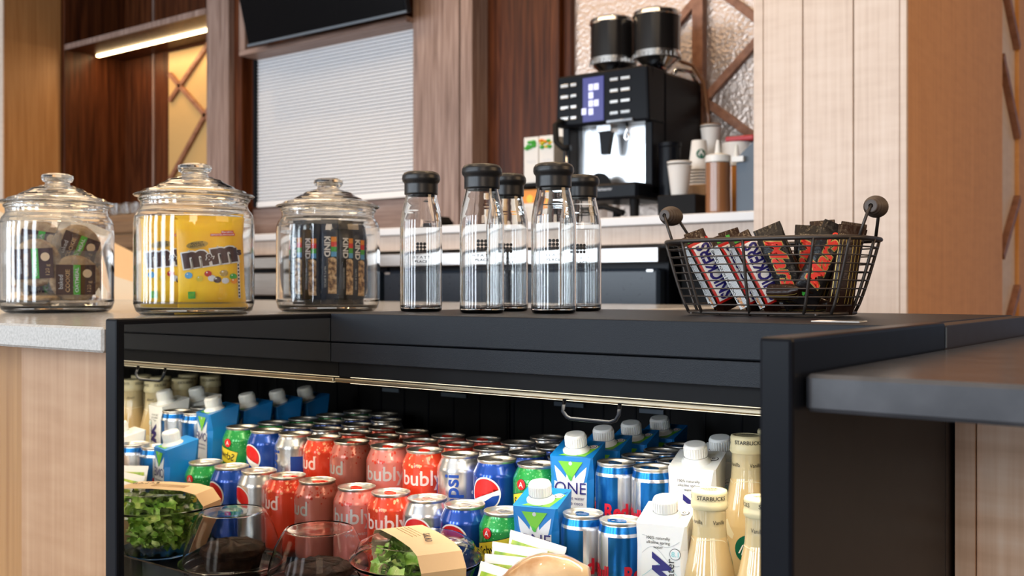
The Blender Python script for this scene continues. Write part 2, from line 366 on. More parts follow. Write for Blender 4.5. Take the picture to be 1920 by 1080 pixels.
# millwork of the back wall (vertical members stand in front of wall_back)
n_trim = [0]
def trim(x0, x1, y0, y1, z0, z1, m, bev=0.002):
    n_trim[0] += 1
    return struct(slab('trim_%d' % n_trim[0], x0, x1, y0, y1, z0, z1, m, None, bev))
trim(-5.325, -5.114, 3.95, 4.44, 0, 3.0, 'walnut_lit')          # pale stile right of the shelf bay
trim(-5.113, -5.043, 3.99, 4.44, 0, 3.0, 'walnut')              # dark stile
trim(-5.042, -4.972, 4.06, 4.44, 1.27, 2.17, 'walnut')
trim(-5.042, -3.49, 4.075, 4.44, 0, 1.275, 'walnut_h')          # backsplash under the shutter
trim(-5.042, -3.49, 4.075, 4.44, 2.17, 3.0, 'walnut')           # wall above the shutter, behind the television
trim(-3.622, -3.315, 3.95, 4.44, 1.0, 3.0, 'walnut_lit')        # pale stile right of the shutter
trim(-3.314, -3.29, 4.02, 4.44, 1.0, 3.0, 'walnut')
trim(-3.289, -3.215, 3.93, 4.44, 1.0, 3.0, 'walnut_lit')
trim(-3.214, -2.83, 4.05, 4.44, 1.0, 3.0, 'walnut')
trim(-2.827, -2.775, 4.04, 4.44, 1.0, 3.0, 'walnut')
trim(-2.772, -2.726, 4.07, 4.44, 1.0, 3.0, 'walnut')
# header box under the television
trim(-4.951, -3.622, 3.9, 4.074, 2.153, 2.182, 'walnut_h')
trim(-4.951, -4.90, 3.9, 4.074, 2.183, 3.0, 'walnut_lit')
# shelf bay: side wall, back wall
trim(-7.02, -6.935, 3.95, 4.44, 0, 3.0, 'walnut')
trim(-6.934, -6.56, 4.42, 4.50, 0, 3.0, 'walnut')
trim(-6.559, -6.545, 4.40, 4.50, 0, 3.0, 'walnut_lit')
trim(-6.544, -6.355, 4.41, 4.50, 0, 3.0, 'walnut')
trim(-6.354, -5.326, 4.40, 4.50, 2.455, 3.0, 'walnut')
trim(-6.354, -5.326, 4.40, 4.50, 0, 0.895, 'walnut')
# pillar at the far left, warm lamp light painted into its room side
pl = thing('wood_pillar', 'maple clad pillar at the left edge, its side coloured warm lit amber', 'pillar', (-7.315, 3.745, 0))
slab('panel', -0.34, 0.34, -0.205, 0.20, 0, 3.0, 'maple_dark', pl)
slab('corner_strip', -0.36, 0.345, -0.215, -0.206, 0, 3.0, 'maple', pl)

# shelf with its light
sh = thing('wall_shelf', 'walnut wall shelf with a glowing light strip under it', 'shelf', (-6.13, 4.19, 2.47))
slab('board', -0.80, 0.80, -0.235, 0.22, 0.0, 0.034, 'walnut', sh)
slab('front_edge', -0.80, 0.80, -0.244, -0.236, -0.001, 0.036, 'walnut_lit', sh)
slab('light_strip', -0.765, 0.66, -0.02, 0.004, -0.014, 0.0, 'led', sh)
l = bpy.data.lights.new('shelf_strip_light', 'AREA'); l.shape = 'RECTANGLE'; l.size = 1.3; l.size_y = 0.02; l.energy = 5; l.color = (1.0, 0.62, 0.3)
o = bpy.data.objects.new('shelf_strip_light', l); C.objects.link(o); o.location = (-6.15, 4.17, 2.45)

# lattice screens
def lattice(name_label, x0, x1, y, z0, z1, m, bars, mull=()):
    t = thing('lattice_screen', name_label, 'screen', ((x0+x1)/2, y, z0))
    cx = (x0+x1)/2
    slab('glass_panel', x0-cx, x1-cx, -0.004, 0.008, 0, z1-z0, m, t)
    for (ax, az, bx, bz, wd) in bars:
        p, q = Vector((ax-cx, 0, az-z0)), Vector((bx-cx, 0, bz-z0)); L = (q-p).length; an = math.atan2(q.z-p.z, q.x-p.x)
        T = Matrix.Translation((p+q)/2)@Matrix.Rotation(-an, 4, 'Y')
        MB().box(-L/2, L/2, -0.03, -0.005, -wd/2, wd/2, 'lattice', 0.002, T).build('lattice_bar', t)
    for (mx, wd) in mull:
        slab('mullion', mx-wd/2-cx, mx+wd/2-cx, -0.045, -0.005, 0, z1-z0, 'lattice', t)
    return t
lattice('amber glass screen with walnut lattice in the shelf bay', -6.354, -5.326, 4.40, 0.9, 2.45, 'amber_glass',
        [(-6.32, 2.108, -5.35, 2.86, .032), (-6.32, 2.295, -5.35, 1.50, .032), (-6.32, 1.55, -5.35, 2.56, .032), (-6.32, 1.50, -5.35, 0.92, .032)])
lattice('silvery hammered glass screen with wooden lattice behind the coffee machine', -2.725, -1.22, 4.10, 0.9, 2.9, 'hammered',
        [(-2.6, 1.55, -2.09, 2.04, .035), (-2.03, 2.115, -1.29, 1.47, .035), (-1.29, 2.30, -2.04, 1.61, .035), (-2.04, 1.60, -1.29, 1.02, .035), (-2.09, 2.10, -2.70, 2.55, .035)],
        [(-2.066, .05)])

# maple pillar at the right, three front boards, side coloured as lit by warm lamps
pr = thing('wood_pillar', 'wide pale maple pillar behind the wire basket, with side coloured as warm lit', 'pillar', (-1.071, 3.48, 0))
slab('core', -0.205, 0.205, -0.565, 0.565, 0, 3.0, 'brown_black', pr)
for (a, b) in ((-1.2923, -1.263), (-1.261, -1.143), (-1.1395, -0.9965), (-0.993, -0.869)):
    slab('front_board', a+1.071, b+1.071, -0.58, -0.566, 0, 3.0, 'maple', pr, 0.001)
slab('corner_strip', -0.867+1.071, -0.8495+1.071, -0.582, -0.566, 0, 3.0, 'maple', pr, 0.001)
slab('side_board', 0.206, 0.2215, -0.565, 0.563, 0, 3.0, 'maple_warm_lit', pr)
# lattice niche beyond the pillar
t = thing('lattice_screen', 'narrow pale screen with brown zigzag bars at the right edge', 'screen', (-0.87, 4.23, 0.0))
slab('panel', -0.03, 0, -0.175, 0.12, 0, 3.0, 'maple', t)
for (y0, z0, y1, z1) in ((4.06, 1.95, 4.335, 1.715), (4.06, 1.635, 4.34, 1.375), (4.34, 1.140, 4.06, 0.91), (4.34, 0.80, 4.06, 0.57), (4.06, 2.28, 4.335, 2.05)):
    p, q = Vector((0.012, y0-4.23, z0)), Vector((0.012, y1-4.23, z1)); L = (q-p).length; an = math.atan2(q.z-p.z, q.y-p.y)
    T = Matrix.Translation((p+q)/2)@Matrix.Rotation(an, 4, 'X')
    MB().box(-0.012, 0.012, -L/2, L/2, -0.014, 0.014, 'lattice', 0.001, T).build('lattice_bar', t)
struct(slab('wall_end', -0.90, -0.855, 4.352, 6.2, 0, 3.0, 'maple_warm_lit'))

# television
tv = thing('television', 'black wall television tilted down above the shutter', 'television', (-4.13, 3.80, 2.16), 0)
T = Matrix.Rotation(R(15), 4, 'X')
MB().box(-0.61, 0.61, 0.0, 0.035, 0.0, 0.72, 'black', 0.004, T).build('casing', tv)
MB().box(-0.598, 0.598, -0.004, -0.0005, 0.016, 0.706, 'tv_screen', 0, T).build('screen', tv)
MB().box(-0.61, 0.61, -0.008, -0.0005, 0.0, 0.012, 'blue_grey', 0.001, T).build('bottom_bezel', tv)
MB().box(-0.1, 0.1, 0.036, 0.3, 0.3, 0.42, 'black_matte', 0).build('wall_bracket', tv)

# roller shutter
rs = thing('roller_shutter', 'closed pale slatted roller shutter under the television', 'shutter', (-4.296, 4.05, 1.276))
b = MB(); H = 0.885; n = 44
for i in range(n):
    z0 = 0.02+i*(H-0.02)/n; dz = (H-0.02)/n
    v = []; prof = [(0.0, 0.0), (-0.007, 0.15), (-0.010, 0.5), (-0.008, 0.72), (0.001, 0.76), (0.001, 1.0)]
    pv = [(x, p[0], z0+p[1]*dz) for x in (-0.668, 0.668) for p in prof]
    k = len(prof); b.faces(pv, [(j, j+1, k+j+1, k+j) for j in range(k-2)], 'slat_white'); b.faces(pv, [(k-2, k-1, 2*k-1, 2*k-2)], 'slat_gap')
b.build('slat_curtain', rs)
slab('bottom_rail', -0.668, 0.668, -0.014, 0.0, 0.0, 0.03, 'white_counter', rs)
slab('guide_rail', -0.676, -0.66, -0.03, 0.01, 0.0, 0.885, 'black', rs)
slab('guide_rail', 0.662, 0.673, -0.02, 0.01, 0.0, 0.885, 'slat_white', rs)

# back counter: worktop, wooden apron, undercounter units
CT = 1.070
tag(MB().box(-5.04, -1.294, 3.45, 4.05, CT-0.034, CT, 'white_counter', 0.003).build('worktop'), 'white worktop of the back counter under the coffee machine', 'worktop')
tag(MB().box(-5.04, -1.296, 3.475, 3.50, CT-0.105, CT-0.036, 'maple', 0.001).build('counter_apron'), 'pale wooden apron board under the white back worktop', 'board')
def fridge(x0, x1, label, style):
    t = thing('undercounter_fridge', label, 'fridge', ((x0+x1)/2, 3.75, 0.0)); h = (x1-x0)/2
    zt = CT-0.112
    slab('cabinet', -h, h, -0.20, 0.28, 0.08, zt, 'black', t)
    slab('plinth', -h+.02, h-.02, -0.15, 0.2, 0.0, 0.08, 'black_matte', t)
    slab('top_strip', -h+.004, h-.004, -0.275, -0.201, zt-0.062, zt-0.006, 'steel', t, 0.003)
    if style == 'drawer':
        for (a, b) in ((zt-0.20, zt-0.085),):
            slab('drawer_front', -h+.008, h-.008, -0.27, -0.201, a, b, 'steel', t, 0.004)
        slab('door', -h+.008, h-.008, -0.25, -0.201, 0.1, zt-0.215, 'black', t, 0.004)
    else:
        d = slab('door', -h+.01, h-.01, -0.26, -0.201, 0.1, zt-0.085, 'blue_door', t, 0.012)
        MB().box(0.0, h-.06, -0.264, -0.2605, zt-0.32, zt-0.25, 'black_matte', 0.001).build('handle_recess', d)
        MB().box(-h+.03, -h+.06, -0.266, -0.2605, zt-0.099, zt-0.090, 'steel', 0.001).build('hinge', d)
        MB().box(h-.06, h-.03, -0.266, -0.2605, zt-0.099, zt-0.090, 'steel', 0.001).build('hinge', d)
    return t
M['blue_door'] = mat('dark_blue_black_door', (0.020, 0.030, 0.045), 0.28)
fridge(-4.62, -3.98, 'steel fronted undercounter unit between the second and third jars', 'drawer')
fridge(-3.96, -3.42, 'black undercounter fridge behind the leftmost bottle', 'door')
fridge(-3.40, -2.66, 'black undercounter fridge seen between the glass bottles', 'door')
fridge(-2.64, -1.93, 'black undercounter fridge left of the wire basket', 'door')
tag(MB().box(-1.91, -1.296, 3.62, 4.0, 0.0, CT-0.112, 'black_matte').build('cabinet'), 'unlit black undercounter cabinet behind the wire basket', 'cabinet')

# ------------------------------------------------------------------ coffee machine
cm = thing('coffee_machine', 'large black coffee machine with touchscreen and two bean hoppers', 'coffee machine', (-2.255, 3.6, CT))
zb = 0.10; zt = 0.605
b = MB().box(-0.215, 0.215, 0.12, 0.45, zb, zt, 'black', 0.012)
b.box(-0.215, -0.18, 0.02, 0.12, zb, zt, 'black', 0.004).box(0.18, 0.215, 0.02, 0.12, zb, zt, 'black', 0.004).build('housing', cm)
fp = MB(); fp.prism([(-0.222, 0.395), (0.222, 0.385), (0.213, zt+0.002), (-0.213, zt+0.002)], -0.02, 0.115, 'black'); fp = fp.build('control_panel', cm, bevel=.01)
ts = MB().box(-0.085, 0.015, -0.024, -0.0205, 0.405, 0.585, 'screen_blue', 0.001)
for (u, v) in ((0, 3), (1, 3), (0, 2), (0, 1), (1, 1), (0, 0), (-1.3, 0.1)):
    ts.flat([rect(-0.045+u*0.026-.011, -0.045+u*0.026+.011, 0.445+v*0.033-.013, 0.445+v*0.033+.013)], 'screen_white', front_map(-0.0242))
ts.build('touchscreen', fp)
for k in range(4):
    z = 0.565-0.045*k
    for (x0, x1) in ((-0.195, -0.155), (-0.145, -0.115), (0.045, 0.085), (0.095, 0.14)):
        MB().box(x0, x1, -0.026, -0.0205, z-.008, z+.006, 'chrome', 0.002).build('button', fp)
MB().box(0.03, 0.155, -0.03, -0.0205, 0.388, 0.402, 'chrome', 0.003).build('nameplate', fp)
slab('back_plate', -0.178, 0.178, 0.085, 0.118, 0.145, 0.394, 'plate', cm)
sp = MB().box(-0.032, 0.04, -0.005, 0.05, 0.36, 0.392, 'chrome', 0.004); sp.prism([(-0.022, 0.36), (0.035, 0.36), (0.018, 0.27), (-0.012, 0.27)], 0.0, 0.03, 'black'); sp.build('spout', cm)
MB().tube([(0.11, 0.0, 0.39), (0.112, 0.0, 0.36), (0.104, 0.0, 0.345), (0.1, 0, 0.33), (0.11, 0, 0.315), (0.122, 0, 0.33), (0.117, 0, 0.345)], 0.005, 'chrome').build('hot_water_outlet', cm)
MB().tube([(-0.19, -0.03, 0.42), (-0.195, -0.06, 0.40), (-0.185, -0.07, 0.33), (-0.15, -0.07, 0.30), (-0.12, -0.06, 0.30)], 0.013, 'black_matte').tube([(-0.14, -0.06, 0.30), (-0.14, -0.055, 0.10)], 0.005, 'chrome').build('steam_wand', cm)
b = MB().box(-0.215, 0.215, -0.10, 0.12, 0.075, 0.14, 'black', 0.01)
b.lathe([(0.058, 0), (0.058, 0.01)], 'black_matte', 24, Matrix.Translation((-0.03, 0.02, 0.14))@Matrix.Rotation(R(90), 4, 'X'), cap0=True, cap1=True)
b.flat([txt('Schaerer', 0.07, 0.118, h=0.013)], 'grey_print', front_map(-0.101)); b.build('drip_tray', cm)
MB().box(-0.19, 0.02, -0.106, -0.101, 0.083, 0.100, 'chrome', 0.002).build('tray_grille', cm)
for (x, y) in ((-0.18, -0.06), (0.18, -0.06), (-0.18, 0.4), (0.18, 0.4)):
    MB().lathe([(0.017, 0), (0.02, 0.075)], 'black_matte', 16, x=x, y=y, cap0=True, cap1=True).build('leg', cm)
MB().tube([(-0.1, -0.09, 0.08), (-0.04, -0.09, 0.045), (0.06, -0.09, 0.05), (0.15, -0.09, 0.02)], 0.012, 'black_matte').build('drain_hose', cm)
for (x, y, zz) in ((-0.055, 0.165, 0.0), (0.155, 0.165, 0.0)):
    h = MB().lathe([(0.03, zt), (0.045, zt+.02), (0.085, zt+.055), (0.098, zt+.058), (0.098, zt+.085)], 'chrome', 36, x=x, y=y)
    h = h.lathe([(0.0955, zt+.085), (0.0955, zt+.235)], 'smoked', 36, x=x, y=y).build('bean_hopper', cm)
    MB().lathe([(0.0, zt+.258), (0.085, zt+.256), (0.097, zt+.248), (0.101, zt+.232), (0.096, zt+.228)], 'chrome', 36, x=x, y=y).lathe([(0.0, .012), (.008, .008), (.008, 0)], 'chrome', 12, x=x, y=y, z=zt+.256).build('lid', h)
    b = MB()
    for a in range(30):
        T = Matrix.Translation((x, y, zt+0.066))@Matrix.Rotation(2*PI*a/30, 4, 'Z')
        b.box(0.0975, 0.101, -0.006, 0.006, -0.009, 0.009, 'chrome', 0.001, T)
    b.build('vent_ring', h)
MB().tube([(0.17, 0.20, zt+0.01), (0.19, 0.26, zt+.07), (0.215, 0.36, zt+.06), (0.228, 0.44, zt+.0), (0.235, 0.47, 0.45), (0.235, 0.47, 0.2)], 0.008, 'caramel').build('milk_hose', cm)
MB().tube([(0.13, 0.3, zt), (0.16, 0.33, zt+.045), (0.2, 0.38, zt+.04), (0.21, 0.43, zt-.01)], 0.010, 'chrome').build('steam_pipe', cm)

# things on the back counter
def lathe_thing(name, label, cat, loc, prof, m, seg=28, group=None, cap0=True, cap1=False):
    o = MB().lathe(prof, m, seg, cap0=cap0, cap1=cap1).build(name, None, loc=loc); return tag(o, label, cat, group)
def logo_disc(mb, mp, r, cx=0, cy=0, step=None):
    mb.flat([circ(cx, cy, r, 28)], 'green_logo', mp, .0003, step)
    mb.flat([circ(cx, cy+r*.30, r*.24, 14)], 'white', mp, .0006, step)                                   # plain abstract white marks
    for s_ in (-1, 1):
        for k in range(3):
            q = r*(.28+.2*k); mb.flat([[(cx+s_*q*.55, cy+r*.30), (cx+s_*(q*.55+r*.09), cy+r*.30), (cx+s_*(q+r*.07), cy-r*.55+k*r*.12), (cx+s_*(q-r*.03), cy-r*.55+k*r*.12)]], 'white', mp, .0006, step)
    mb.flat([[(cx-r*.3, cy+r*.55), (cx-r*.3, cy+r*.8), (cx-r*.13, cy+r*.66), (cx, cy+r*.9), (cx+r*.13, cy+r*.66), (cx+r*.3, cy+r*.8), (cx+r*.3, cy+r*.55)]], 'white', mp, .0006, step)
def cup_stack(loc, label, n, rz=0, logo=False, inv=True, col='paper', r=0.043, rim=None):
    # takeaway cups nested upside down
    t = MB(); z = 0
    h = 0.115; gap = 0.012
    prof = [(r, 0), (r, 0.006), (r*0.70, h)]
    for k in range(n): t.lathe([(p[0], p[1]+k*gap) for p in prof[:2]], col, 28); 
    t.lathe([(r*.985, (n-1)*gap+.004), (r*.68, (n-1)*gap+h), (0.0, (n-1)*gap+h-.002)], col, 28)
    if not inv:
        for v_ in t.bm.verts: v_.co.z = (n-1)*gap+h-v_.co.z
        t.lathe([(r+.001, (n-1)*gap+h-.002), (r+.002, (n-1)*gap+h+.001), (r-.001, (n-1)*gap+h+.003), (r-.002, (n-1)*gap+h)], rim or col, 28)
        t.lathe([(r-.001, (n-1)*gap+h), (0, (n-1)*gap+h-.001)], rim or col, 28)
    if logo:
        zz = (n-1)*gap; logo_disc(t, cyl_map(lambda v: r-(v-zz)*r*.3/h+.0006, r*.85, -50), 0.019, 0, zz+h*.52, 0.006)
    o = t.build('cup_stack', None, loc=loc, rot=(0, 0, rz)); return tag(o, label, 'cups')
cup_stack((-1.880, 3.545, CT+0.078), 'plain white upright paper cup stack standing lowest beside the coffee machine', 2, inv=False, r=.046)
cup_stack((-1.872, 3.69, CT+0.128), 'tall upside down white cup stack with round green logo', 6, 0, True, r=.042)
tag(MB().box(-0.075, 0.085, -0.06, 0.055, 0, 0.077, 'black_matte', 0.003).build('cup_tray', loc=(-1.865, 3.54, CT)), 'low black cup tray at the foot of the coffee machine', 'tray')
tag(MB().box(-0.05, 0.05, -0.05, 0.05, 0, 0.127, 'sleeve_brown', 0.003).build('sleeve_box', loc=(-1.868, 3.69, CT)), 'brown box of cup sleeves under the logo cups', 'box')
cup_stack((-1.905, 3.86, CT+0.261), 'upright pale cup stack with a brown rim at the back', 2, inv=False, r=.042, rim='sleeve_brown')
tag(MB().box(-0.05, 0.05, -0.045, 0.045, 0, 0.26, 'black_matte', 0.003).build('cup_riser', loc=(-1.905, 3.86, CT)), 'black riser box carrying the rearmost cups', 'box')
lathe_thing('cup_dispenser', 'tall black cup dispenser against the coffee machine side', 'dispenser', (-1.984, 3.66, CT), [(0.042, 0), (0.042, 0.28), (0.045, 0.285), (0.045, 0.30), (0.0, 0.30)], 'black', 28)
def syrup(loc, label, m):
    t = thing('syrup_bottle', label, 'bottle', loc, 0, 'syrup bottles on the back counter')
    b = MB().lathe([(0.0, 0), (0.042, 0), (0.045, 0.006), (0.045, 0.185)], m, 28).lathe([(0.045, 0.185), (0.045, 0.192)], 'film', 28); b.build('body', t)
    MB().lathe([(0.046, 0.188), (0.046, 0.212), (0.03, 0.218), (0.012, 0.222), (0.008, 0.255), (0.005, 0.27), (0, .27)], 'white_plastic', 28).build('nozzle_cap', t)
syrup((-1.7015, 3.505, CT), 'squeeze bottle of brown sauce with white nozzle cap', 'caramel')
syrup((-1.700, 3.66, CT), 'squeeze bottle of amber sauce behind the brown one', 'amber_syrup')
t = thing('condiment_organizer', 'slanted blue grey organizer at the end of the back counter', 'organizer', (-1.59, 3.62, CT))
b = MB(); b.faces([(-0.045, -.10, 0), (0.12, -.10, 0), (0.12, .14, 0), (-0.045, .14, 0), (-0.045, -.10, 0.20), (0.12, -.10, 0.34), (0.12, .14, 0.36), (-0.045, .14, 0.22)],
           [(0, 1, 2, 3), (4, 5, 6, 7), (0, 1, 5, 4), (1, 2, 6, 5), (2, 3, 7, 6), (3, 0, 4, 7)], 'blue_grey'); b.build('housing', t)
slab('white_clip', -0.055, -0.01, -0.12, -0.101, 0.185, 0.205, 'white_plastic', t)
t = thing('milk_frother_jug', 'clear jug with red lid behind the slanted organizer', 'jug', (-1.775, 3.83, CT))
MB().lathe([(0.0, 0), (0.055, 0), (0.06, 0.01), (0.062, 0.30)], 'paper', 28).build('body', t)
MB().box(-.03, .09, -.05, .05, .302, .322, 'red_plastic', .004).build('lid', t)
MB().tube([(.06, -.01, .29), (.105, -.01, .28), (.11, -.01, .20), (.062, -.01, .17)], .008, 'white_plastic').build('handle', t)

def tea_box(x, y, z, m1, m2, label):
    t = thing('tea_box', label, 'box', (x, y, z), R(2))
    b = MB().box(-0.038, 0.038, -0.05, 0.05, 0, 0.205, 'paper', 0.001)
    b.flat([txt('TAZO', 0.0, 0.095, w=0.052)], 'grey_print', front_map(-0.0502)); b.build('carton', t)
    b = MB(); rr = random.Random(int(x*1000))
    for k in range(14):
        b.lathe([(0, -.010), (.012, -.003), (.014, .004), (0, .010)], [m1, m2, 'yellow_print'][k % 3 if m1 != m2 else 0], 7, x=rr.uniform(-.026, .026), y=-0.045+rr.uniform(-.006, .004), z=.168+rr.uniform(-.014, .016))
    b.build('fruit_picture', t)
RK = CT+0.19
r_ = thing('tea_rack', 'dark rack of tea boxes left of the coffee machine', 'rack', (-2.68, 3.80, CT))
slab('shelf', -0.13, 0.13, -0.09, 0.12, 0.175, 0.19, 'black_matte', r_)
slab('base', -0.13, 0.13, -0.09, 0.12, 0.0, 0.012, 'black_matte', r_)
for (x, y) in ((-0.12, -0.08), (0.12, -0.08), (-0.12, 0.11), (0.12, 0.11)): slab('post', x-.006, x+.006, y-.006, y+.006, 0.012, 0.175, 'black_matte', r_)
tea_box(-2.715, 3.78, RK, 'green_print', 'green_print', 'white tea box with green leaves, leftmost on the rack')
tea_box(-2.632, 3.78, RK, 'orange_print', 'green_print', 'white tea box with yellow and orange fruit')
t = thing('tea_box', 'taller white tea box behind the other two', 'box', (-2.63, 3.87, RK)); MB().box(-.03, .03, -.03, .03, 0, .26, 'paper', .001).build('carton', t)
t = thing('tea_box', 'orange and white box on the lower rack level', 'box', (-2.73, 3.78, CT+.012)); b = MB().box(-.05, .05, -.05, .05, 0, .15, 'paper', .001); b.flat([rect(-.05, .05, .09, .15)], 'orange_print', front_map(-.0502)); b.flat([circ(0.01, .11, .018)], 'yellow_print', front_map(-.0504)); b.build('carton', t)
for k, (x, y) in enumerate(((-2.86, 3.66), (-2.80, 3.62))):
    o = MB().lathe([(0.026, 0), (0.034, 0.092), (0.036, 0.096), (0.033, 0.094)], 'kraft' if k else 'paper', 24, cap0=True).build('paper_cup', loc=(x, y, CT)); tag(o, ('beige paper cup below the tea boxes, nearer the machine', 'white paper cup below the tea boxes, farther left')[1-k], 'cup')
tag(MB().box(-0.07, 0.06, -0.05, 0.06, 0, 0.03, 'black_matte', 0.008).prism([(-0.05, 0.03), (0.06, 0.03), (0.03, 0.06), (-0.01, 0.05)], -0.04, 0.05, 'black_matte').build('napkin_holder', loc=(-3.22, 3.68, CT)), 'low black holder on the back worktop between bottles', 'holder')

# far left: chest of wooden drawers with tumblers on it
dr = thing('drawer_chest', 'wooden chest of shallow drawers behind the two left jars', 'drawers', (-5.45, 3.60, 0))
slab('carcass', -0.42, 0.44, -0.28, 0.3, 0, 1.205, 'drawer_wood', dr)
for k in range(8):
    d = slab('drawer', -0.40, 0.42, -0.30, -0.281, 1.10-0.085*k, 1.172-0.085*k, 'drawer_wood', dr, 0.004)
k = 0
for x in (-5.62, -5.52, -5.42, -5.32, -5.22, -5.12):
    for y in (3.36, 3.46):
        b = MB().lathe([(0.0, 0.006), (0.022, 0.004), (0.03, 0.010), (0.035, 0.07), (0.034, 0.07), (0.027, 0.014), (0, 0.014)], 'glass', 16)
        o = b.build('tumbler', loc=(x, y, 1.202)); tag(o, 'clear glass tumbler standing on the wooden drawer chest', 'glass', 'tumblers on the drawer chest'); k += 1

# ------------------------------------------------------------------ left stone counter
SZ = 0.752
tag(MB().box(-6.4, -1.145, 0.70, 2.58, SZ-0.031, SZ, 'stone', 0.003).build('stone_worktop'), 'pale speckled stone worktop carrying the three jars', 'worktop')
M['maple_mid'] = ramp_mat('tan_maple_wood', [(0.3, (0.38, 0.20, 0.098)), (0.5, (0.46, 0.265, 0.145)), (0.72, (0.54, 0.335, 0.195))], (26, 26, 0.7), 3, 5, 0.4, wave=((3, 3, 14), 3, 0.35))
t = thing('wooden_counter', 'pale wooden counter front under the stone worktop', 'counter', (-1.30, 0.80, 0))
slab('front_panel', -0.166, 0.155, -0.03, 0.02, 0, SZ-0.032, 'maple_mid', t)
slab('recessed_panel', -4.9, -0.168, 0.06, 0.09, 0, SZ-0.032, 'maple_dark', t)
slab('side_panel', -0.166, -0.15, 0.021, 0.06, 0, SZ-0.032, 'maple_dark', t)
slab('back_panel', -4.9, 0.155, 1.70, 1.72, 0, SZ-0.032, 'maple_warm_lit', t)
t = thing('sloped_stand', 'cream sloped-top stand on the stone worktop behind the jars', 'stand', (-3.6, 2.30, SZ))
MB().prism([(-1.35, 0), (0.40, 0), (0.40, 0.03), (0.09, 0.088), (-0.115, 0.165), (-0.97, 0.43), (-1.35, 0.43)], -0.10, 0.16, 'cream').build('body', t)
slab('base_strip', -1.36, 0.42, -0.12, 0.18, 0.0005, 0.006, 'cream', t)

# ------------------------------------------------------------------ right: charcoal worktop
tag(MB().box(-0.2825, 1.6, 0.722, 1.53, 0.711, 0.738, 'black_quartz', 0.003).build('charcoal_worktop'), 'charcoal stone worktop at the right edge', 'worktop')
t = thing('wooden_counter', 'curly maple counter front under the charcoal worktop', 'counter', (0.3, 1.2, 0))
slab('front_panel', -0.56, 1.3, -0.075, -0.05, 0, 0.710, 'curly', t)
slab('edge_strip', -0.58, -0.561, -0.08, -0.05, 0, 0.710, 'curly', t)
slab('back_panel', -0.56, 1.3, 0.30, 0.32, 0, 0.710, 'curly', t)

# ------------------------------------------------------------------ display cooler
TZ = 0.7625                        # top of the cooler
FA, FB = 0.396, 0.446              # lower deck and raised step
ck = thing('display_cooler', 'black open front display cooler full of drinks', 'cooler', (-0.71, 1.1, 0))
def cp(name, x0, x1, y0, y1, z0, z1, m, bev=0, parent=None):
    o = MB().box(x0+.71, x1+.71, y0-1.1, y1-1.1, z0, z1, m, bev, seg=2).build(name, parent or ck); return o
cp('top_panel', -1.1175, -0.3095, 1.0435, 1.53, 0.7215, TZ, 'powder', 0.0015)
cp('lower_fascia', -1.1175, -0.3095, 1.0440, 1.075, 0.692, 0.7200, 'powder', 0.001)
cp('hood', -1.1175, -0.3095, 1.060, 1.50, 0.670, 0.7205, 'black_matte')
M['brass'] = mat('brushed_champagne_bar', (0.45, 0.38, 0.27), 0.3, 1.0)
cp('curtain_bar', -1.1175, -0.3095, 1.050, 1.064, 0.6625, 0.6690, 'brass', 0.002)
h = MB().tube([(-0.712+.71, -.052, 0.664), (-0.712+.71, -.056, 0.650), (-0.706+.71, -.056, 0.6435), (-0.700+.71, -.056, 0.6415), (-0.645+.71, -.056, 0.6415), (-0.637+.71, -.056, 0.6445), (-0.633+.71, -.056, 0.651), (-0.634+.71, -.052, 0.664)], 0.0024, 'black', 10).build('pull_handle', ck)
# end panels with bevelled front posts
lp = cp('end_panel', -1.1435, -1.1190, 0.7024, 1.53, 0, TZ, 'black', 0.003)
cp('mirror_lining', -1.1188, -1.1180, 0.712, 1.47, 0.30, 0.7555, 'mirror', 0, lp)
rp = cp('end_panel', -0.3093, -0.2838, 0.7024, 1.10, 0, TZ+.002, 'black', 0.003)
cp('side_filler', -0.3093, -0.2838, 1.1005, 1.53, 0, TZ-.001, 'brown_black', 0.001, rp)
cp('mirror_lining', -0.3102, -0.3094, 0.712, 1.47, 0.30, 0.7555, 'mirror', 0, rp)
cp('rubber_joint', -0.2837, -0.2832, 1.098, 1.102, 0.739, TZ-.003, 'blue_grey', 0, rp)
b = MB()
b.box(-0.8085*0-.4075, .4005, 0.375, 0.395, 0.30, 0.7205, 'black_matte')
for k in range(13): x = -.40+.062*k; b.box(x-.0015, x+.0015, 0.3735, 0.3749, 0.46, 0.66, 'black')
b.build('back_wall', ck)
cp('lower_deck', -1.1175, -0.3103, 0.735, 1.089, FA-.012, FA, 'black', 0.001)
cp('raised_step', -1.1175, -0.3103, 1.090, 1.47, FA-.012, FB, 'black_matte', 0.001)
cp('plinth', -1.1175, -0.3103, 0.735, 1.47, 0.0, 0.30, 'black_matte')
cp('front_glass', -1.1175, -0.3103, 0.7205, 0.7245, 0.24, 0.475, 'glass_thin')
cp('front_shelf_face', -1.1175, -0.3103, 0.735, 0.745, 0.30, 0.383, 'blue_grey')
cp('light_tube', -1.10, -0.32, 1.066, 1.078, 0.660, 0.6695, 'led_cool')
for (x, wd) in ((-0.99, .03), (-0.83, .022)):
    b = MB().box(x+.71-wd, x+.71+wd, .369, .3735, 0.597, 0.604, 'blue_grey', 0); b.build('price_tag', ck)
b = MB().box(-.026, .026, -.016, .016, 0, .0012, 'paper', .0005).flat([rect(-.004, .026, -.016, .006)], 'ink', top_map(.0012), .0002)
o = b.build('notice_card', loc=(-0.398, 1.115, TZ), rot=(0, 0, R(4))); tag(o, 'small white and black card on the cooler top near the right post', 'card')
area('cooler_light', (-0.71, 1.040, 0.658), (R(-3), 0, 0), 0.76, 0.03, 1.4, (1.0, 0.90, 0.72)).data.spread = R(128)

